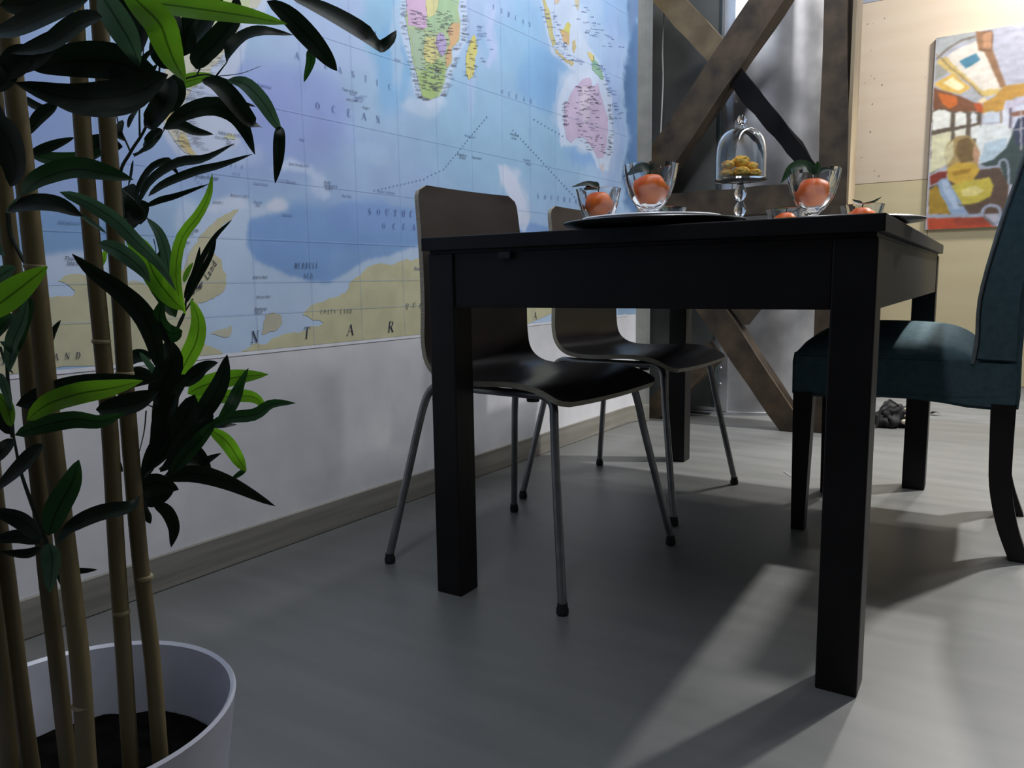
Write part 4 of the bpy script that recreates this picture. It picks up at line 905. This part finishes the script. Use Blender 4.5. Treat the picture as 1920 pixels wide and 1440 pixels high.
p = on(1753, 778, (0, 0, 1), 0); V, F, U = ribbon([p+_r*-.02+Vector((0, 0, .004)), p+Vector((0, 0, .012)), p+_r*.03+Vector((0, 0, .006))], .03, Vector((0, 0, 1)))
tag(obj('dry_leaf', V, F, M['timber_dark'], uv=U), 'small dark dry leaf on the grey rear floor', 'leaf')

# ------------------------------------------------------------------ potted bamboo
pot = thing('potted_bamboo', 'artificial bamboo with long dark and bright green leaves in a round white pot', 'plant', (-.582, -.86, 0))
PT = pot.location
lathe('pot', [(.001, 0), (.104, 0), (.108, .004), (.128, .165), (.131, .168), (.132, .176), (.1425, .244), (.1436, .25), (.1415, .253), (.138, .25), (.128, .18), (.118, .12), (.001, .12)], M['pot'], pot, 72, ang=30)
bm = bmesh.new(); bmesh.ops.create_circle(bm, cap_ends=True, segments=48, radius=.1255)
bmesh.ops.triangulate(bm, faces=bm.faces); bmesh.ops.subdivide_edges(bm, edges=bm.edges, cuts=3, use_grid_fill=True)
for v in bm.verts: v.co.z = .176+noise.noise(v.co*30)*.004
bobj('soil', bm, M['soil'], pot, True)
HN = Vector((_f.x, _f.y, 0)).normalized()
def onh(px, py, h): return on(px, py, HN, HN.dot(CP)+h)
# canes: pixel tracks at horizontal distance h
CANES = [([(22, 1490), (8, 1330), (-6, 1200), (-30, 1000), (-60, 600)], .64, 33), ([(72, 1520), (52, 1400), (24, 1180), (8, 1050), (-14, 900), (-60, 400)], .66, 32),
 ([(140, 1500), (128, 1430), (106, 1230), (86, 1060), (74, 912), (60, 790), (46, 620), (20, 470), (-30, 0)], .645, 30), ([(170, 1500), (163, 1430), (150, 1240), (126, 1040), (98, 822), (76, 600), (56, 407), (30, 190), (5, -30)], .63, 35),
 ([(250, 1480), (245, 1430), (233, 1240), (219, 1040), (206, 808), (187, 600), (168, 407), (151, 187), (138, -30)], .69, 30), ([(304, 1450), (299, 1400), (286, 1240), (262, 1040), (240, 780), (228, 600), (214, 407), (198, 187), (182, -30)], .705, 30)]
for tr, h, wpx in CANES:
    P = [onh(x, y, h) for x, y in tr]
    a, b = P[0], P[1]
    if a.z > .17: P[0] = a+(b-a)*((.165-a.z)/(b.z-a.z)) if abs(b.z-a.z) > 1e-3 else a
    Q = catmull(P, 48); r = wpx/FOC*h*1.02/2
    tubeo('cane', [q-PT for q in Q], [r*(1.03-.06*i/48) for i in range(49)], M['bamboo'], pot, 14)
for px, py, h, r_ in ((271, 1082, .705, 15), (228, 1147, .69, 15), (140, 1320, .63, 17), (150, 1325, .63, 17), (206, 870, .69, 15), (52, 690, .645, 15), (100, 820, .63, 17)):
    pass
for (px, py, h, hw) in ((270.5, 1082, .705, 15), (227, 1147, .69, 15), (154, 1322, .63, 17.5), (190, 640, .69, 15), (234, 700, .705, 15), (66, 500, .63, 17.5), (40, 560, .645, 15)):
    c = onh(px, py, h); q = onh(px, py-10, h); t = (q-c).normalized(); r = hw/FOC*h*1.05
    V, F = tube([c-t*.002-PT, c-PT, c+t*.002-PT], [r*.98, r*1.09, r*.98], 14); sharp(obj('cane_node', V, F, M['bamboo_node'], pot), 60)
# twigs
TW_ = [([(232, 420), (225, 330), (245, 285), (270, 245), (292, 190), (300, 120)], .75, 7), ([(245, 285), (225, 240), (218, 215)], .75, 4), ([(250, 290), (285, 275), (310, 240)], .76, 4), ([(262, 255), (262, 190), (270, 80)], .76, 4), ([(310, 158), (345, 148), (380, 140), (405, 143), (428, 150)], .74, 4), ([(405, 143), (415, 130), (426, 116)], .74, 3.5), ([(405, 143), (450, 138), (489, 124)], .74, 1.6),
 ([(15, 400), (20, 440), (45, 490), (62, 520), (62, 600)], .64, 9), ([(340, 900), (325, 860), (330, 780), (335, 700), (325, 640), (345, 590), (350, 540)], .74, 7), ([(330, 780), (300, 770), (270, 760), (235, 790)], .73, 4), ([(325, 640), (338, 600), (362, 560)], .75, 5),
 ([(24, 820), (20, 760), (14, 700), (16, 640), (50, 570), (62, 520)], .62, 8), ([(88, 1020), (58, 940), (38, 880), (26, 820)], .62, 9), ([(274, 770), (270, 810), (258, 860)], .75, 3), ([(296, 930), (305, 900), (320, 880)], .75, 6), ([(262, 420), (275, 405), (262, 385), (228, 355)], .76, 4), ([(375, 128), (368, 142), (362, 145)], .74, 3), ([(262, 940), (290, 935), (310, 900)], .73, 6), ([(300, 880), (350, 840), (400, 780)], .74, 6), ([(288, 448), (292, 470), (291, 520)], .75, 2), ([(0, 650), (10, 680), (24, 700)], .62, 5), ([(78, 1022), (40, 1000), (38, 980)], .62, 3)]
for tr, h, wpx in TW_:
    Q = catmull([onh(x, y, h)-PT for x, y in tr], 8*len(tr)); r = wpx/FOC*h/2
    tubeo('twig', Q, [r*(1-.5*i/(len(Q)-1)) for i in range(len(Q))], M['twig'], pot, 7)
# leaves: (pixels base->tip, width px, kind, distance, extra distance at the tip)
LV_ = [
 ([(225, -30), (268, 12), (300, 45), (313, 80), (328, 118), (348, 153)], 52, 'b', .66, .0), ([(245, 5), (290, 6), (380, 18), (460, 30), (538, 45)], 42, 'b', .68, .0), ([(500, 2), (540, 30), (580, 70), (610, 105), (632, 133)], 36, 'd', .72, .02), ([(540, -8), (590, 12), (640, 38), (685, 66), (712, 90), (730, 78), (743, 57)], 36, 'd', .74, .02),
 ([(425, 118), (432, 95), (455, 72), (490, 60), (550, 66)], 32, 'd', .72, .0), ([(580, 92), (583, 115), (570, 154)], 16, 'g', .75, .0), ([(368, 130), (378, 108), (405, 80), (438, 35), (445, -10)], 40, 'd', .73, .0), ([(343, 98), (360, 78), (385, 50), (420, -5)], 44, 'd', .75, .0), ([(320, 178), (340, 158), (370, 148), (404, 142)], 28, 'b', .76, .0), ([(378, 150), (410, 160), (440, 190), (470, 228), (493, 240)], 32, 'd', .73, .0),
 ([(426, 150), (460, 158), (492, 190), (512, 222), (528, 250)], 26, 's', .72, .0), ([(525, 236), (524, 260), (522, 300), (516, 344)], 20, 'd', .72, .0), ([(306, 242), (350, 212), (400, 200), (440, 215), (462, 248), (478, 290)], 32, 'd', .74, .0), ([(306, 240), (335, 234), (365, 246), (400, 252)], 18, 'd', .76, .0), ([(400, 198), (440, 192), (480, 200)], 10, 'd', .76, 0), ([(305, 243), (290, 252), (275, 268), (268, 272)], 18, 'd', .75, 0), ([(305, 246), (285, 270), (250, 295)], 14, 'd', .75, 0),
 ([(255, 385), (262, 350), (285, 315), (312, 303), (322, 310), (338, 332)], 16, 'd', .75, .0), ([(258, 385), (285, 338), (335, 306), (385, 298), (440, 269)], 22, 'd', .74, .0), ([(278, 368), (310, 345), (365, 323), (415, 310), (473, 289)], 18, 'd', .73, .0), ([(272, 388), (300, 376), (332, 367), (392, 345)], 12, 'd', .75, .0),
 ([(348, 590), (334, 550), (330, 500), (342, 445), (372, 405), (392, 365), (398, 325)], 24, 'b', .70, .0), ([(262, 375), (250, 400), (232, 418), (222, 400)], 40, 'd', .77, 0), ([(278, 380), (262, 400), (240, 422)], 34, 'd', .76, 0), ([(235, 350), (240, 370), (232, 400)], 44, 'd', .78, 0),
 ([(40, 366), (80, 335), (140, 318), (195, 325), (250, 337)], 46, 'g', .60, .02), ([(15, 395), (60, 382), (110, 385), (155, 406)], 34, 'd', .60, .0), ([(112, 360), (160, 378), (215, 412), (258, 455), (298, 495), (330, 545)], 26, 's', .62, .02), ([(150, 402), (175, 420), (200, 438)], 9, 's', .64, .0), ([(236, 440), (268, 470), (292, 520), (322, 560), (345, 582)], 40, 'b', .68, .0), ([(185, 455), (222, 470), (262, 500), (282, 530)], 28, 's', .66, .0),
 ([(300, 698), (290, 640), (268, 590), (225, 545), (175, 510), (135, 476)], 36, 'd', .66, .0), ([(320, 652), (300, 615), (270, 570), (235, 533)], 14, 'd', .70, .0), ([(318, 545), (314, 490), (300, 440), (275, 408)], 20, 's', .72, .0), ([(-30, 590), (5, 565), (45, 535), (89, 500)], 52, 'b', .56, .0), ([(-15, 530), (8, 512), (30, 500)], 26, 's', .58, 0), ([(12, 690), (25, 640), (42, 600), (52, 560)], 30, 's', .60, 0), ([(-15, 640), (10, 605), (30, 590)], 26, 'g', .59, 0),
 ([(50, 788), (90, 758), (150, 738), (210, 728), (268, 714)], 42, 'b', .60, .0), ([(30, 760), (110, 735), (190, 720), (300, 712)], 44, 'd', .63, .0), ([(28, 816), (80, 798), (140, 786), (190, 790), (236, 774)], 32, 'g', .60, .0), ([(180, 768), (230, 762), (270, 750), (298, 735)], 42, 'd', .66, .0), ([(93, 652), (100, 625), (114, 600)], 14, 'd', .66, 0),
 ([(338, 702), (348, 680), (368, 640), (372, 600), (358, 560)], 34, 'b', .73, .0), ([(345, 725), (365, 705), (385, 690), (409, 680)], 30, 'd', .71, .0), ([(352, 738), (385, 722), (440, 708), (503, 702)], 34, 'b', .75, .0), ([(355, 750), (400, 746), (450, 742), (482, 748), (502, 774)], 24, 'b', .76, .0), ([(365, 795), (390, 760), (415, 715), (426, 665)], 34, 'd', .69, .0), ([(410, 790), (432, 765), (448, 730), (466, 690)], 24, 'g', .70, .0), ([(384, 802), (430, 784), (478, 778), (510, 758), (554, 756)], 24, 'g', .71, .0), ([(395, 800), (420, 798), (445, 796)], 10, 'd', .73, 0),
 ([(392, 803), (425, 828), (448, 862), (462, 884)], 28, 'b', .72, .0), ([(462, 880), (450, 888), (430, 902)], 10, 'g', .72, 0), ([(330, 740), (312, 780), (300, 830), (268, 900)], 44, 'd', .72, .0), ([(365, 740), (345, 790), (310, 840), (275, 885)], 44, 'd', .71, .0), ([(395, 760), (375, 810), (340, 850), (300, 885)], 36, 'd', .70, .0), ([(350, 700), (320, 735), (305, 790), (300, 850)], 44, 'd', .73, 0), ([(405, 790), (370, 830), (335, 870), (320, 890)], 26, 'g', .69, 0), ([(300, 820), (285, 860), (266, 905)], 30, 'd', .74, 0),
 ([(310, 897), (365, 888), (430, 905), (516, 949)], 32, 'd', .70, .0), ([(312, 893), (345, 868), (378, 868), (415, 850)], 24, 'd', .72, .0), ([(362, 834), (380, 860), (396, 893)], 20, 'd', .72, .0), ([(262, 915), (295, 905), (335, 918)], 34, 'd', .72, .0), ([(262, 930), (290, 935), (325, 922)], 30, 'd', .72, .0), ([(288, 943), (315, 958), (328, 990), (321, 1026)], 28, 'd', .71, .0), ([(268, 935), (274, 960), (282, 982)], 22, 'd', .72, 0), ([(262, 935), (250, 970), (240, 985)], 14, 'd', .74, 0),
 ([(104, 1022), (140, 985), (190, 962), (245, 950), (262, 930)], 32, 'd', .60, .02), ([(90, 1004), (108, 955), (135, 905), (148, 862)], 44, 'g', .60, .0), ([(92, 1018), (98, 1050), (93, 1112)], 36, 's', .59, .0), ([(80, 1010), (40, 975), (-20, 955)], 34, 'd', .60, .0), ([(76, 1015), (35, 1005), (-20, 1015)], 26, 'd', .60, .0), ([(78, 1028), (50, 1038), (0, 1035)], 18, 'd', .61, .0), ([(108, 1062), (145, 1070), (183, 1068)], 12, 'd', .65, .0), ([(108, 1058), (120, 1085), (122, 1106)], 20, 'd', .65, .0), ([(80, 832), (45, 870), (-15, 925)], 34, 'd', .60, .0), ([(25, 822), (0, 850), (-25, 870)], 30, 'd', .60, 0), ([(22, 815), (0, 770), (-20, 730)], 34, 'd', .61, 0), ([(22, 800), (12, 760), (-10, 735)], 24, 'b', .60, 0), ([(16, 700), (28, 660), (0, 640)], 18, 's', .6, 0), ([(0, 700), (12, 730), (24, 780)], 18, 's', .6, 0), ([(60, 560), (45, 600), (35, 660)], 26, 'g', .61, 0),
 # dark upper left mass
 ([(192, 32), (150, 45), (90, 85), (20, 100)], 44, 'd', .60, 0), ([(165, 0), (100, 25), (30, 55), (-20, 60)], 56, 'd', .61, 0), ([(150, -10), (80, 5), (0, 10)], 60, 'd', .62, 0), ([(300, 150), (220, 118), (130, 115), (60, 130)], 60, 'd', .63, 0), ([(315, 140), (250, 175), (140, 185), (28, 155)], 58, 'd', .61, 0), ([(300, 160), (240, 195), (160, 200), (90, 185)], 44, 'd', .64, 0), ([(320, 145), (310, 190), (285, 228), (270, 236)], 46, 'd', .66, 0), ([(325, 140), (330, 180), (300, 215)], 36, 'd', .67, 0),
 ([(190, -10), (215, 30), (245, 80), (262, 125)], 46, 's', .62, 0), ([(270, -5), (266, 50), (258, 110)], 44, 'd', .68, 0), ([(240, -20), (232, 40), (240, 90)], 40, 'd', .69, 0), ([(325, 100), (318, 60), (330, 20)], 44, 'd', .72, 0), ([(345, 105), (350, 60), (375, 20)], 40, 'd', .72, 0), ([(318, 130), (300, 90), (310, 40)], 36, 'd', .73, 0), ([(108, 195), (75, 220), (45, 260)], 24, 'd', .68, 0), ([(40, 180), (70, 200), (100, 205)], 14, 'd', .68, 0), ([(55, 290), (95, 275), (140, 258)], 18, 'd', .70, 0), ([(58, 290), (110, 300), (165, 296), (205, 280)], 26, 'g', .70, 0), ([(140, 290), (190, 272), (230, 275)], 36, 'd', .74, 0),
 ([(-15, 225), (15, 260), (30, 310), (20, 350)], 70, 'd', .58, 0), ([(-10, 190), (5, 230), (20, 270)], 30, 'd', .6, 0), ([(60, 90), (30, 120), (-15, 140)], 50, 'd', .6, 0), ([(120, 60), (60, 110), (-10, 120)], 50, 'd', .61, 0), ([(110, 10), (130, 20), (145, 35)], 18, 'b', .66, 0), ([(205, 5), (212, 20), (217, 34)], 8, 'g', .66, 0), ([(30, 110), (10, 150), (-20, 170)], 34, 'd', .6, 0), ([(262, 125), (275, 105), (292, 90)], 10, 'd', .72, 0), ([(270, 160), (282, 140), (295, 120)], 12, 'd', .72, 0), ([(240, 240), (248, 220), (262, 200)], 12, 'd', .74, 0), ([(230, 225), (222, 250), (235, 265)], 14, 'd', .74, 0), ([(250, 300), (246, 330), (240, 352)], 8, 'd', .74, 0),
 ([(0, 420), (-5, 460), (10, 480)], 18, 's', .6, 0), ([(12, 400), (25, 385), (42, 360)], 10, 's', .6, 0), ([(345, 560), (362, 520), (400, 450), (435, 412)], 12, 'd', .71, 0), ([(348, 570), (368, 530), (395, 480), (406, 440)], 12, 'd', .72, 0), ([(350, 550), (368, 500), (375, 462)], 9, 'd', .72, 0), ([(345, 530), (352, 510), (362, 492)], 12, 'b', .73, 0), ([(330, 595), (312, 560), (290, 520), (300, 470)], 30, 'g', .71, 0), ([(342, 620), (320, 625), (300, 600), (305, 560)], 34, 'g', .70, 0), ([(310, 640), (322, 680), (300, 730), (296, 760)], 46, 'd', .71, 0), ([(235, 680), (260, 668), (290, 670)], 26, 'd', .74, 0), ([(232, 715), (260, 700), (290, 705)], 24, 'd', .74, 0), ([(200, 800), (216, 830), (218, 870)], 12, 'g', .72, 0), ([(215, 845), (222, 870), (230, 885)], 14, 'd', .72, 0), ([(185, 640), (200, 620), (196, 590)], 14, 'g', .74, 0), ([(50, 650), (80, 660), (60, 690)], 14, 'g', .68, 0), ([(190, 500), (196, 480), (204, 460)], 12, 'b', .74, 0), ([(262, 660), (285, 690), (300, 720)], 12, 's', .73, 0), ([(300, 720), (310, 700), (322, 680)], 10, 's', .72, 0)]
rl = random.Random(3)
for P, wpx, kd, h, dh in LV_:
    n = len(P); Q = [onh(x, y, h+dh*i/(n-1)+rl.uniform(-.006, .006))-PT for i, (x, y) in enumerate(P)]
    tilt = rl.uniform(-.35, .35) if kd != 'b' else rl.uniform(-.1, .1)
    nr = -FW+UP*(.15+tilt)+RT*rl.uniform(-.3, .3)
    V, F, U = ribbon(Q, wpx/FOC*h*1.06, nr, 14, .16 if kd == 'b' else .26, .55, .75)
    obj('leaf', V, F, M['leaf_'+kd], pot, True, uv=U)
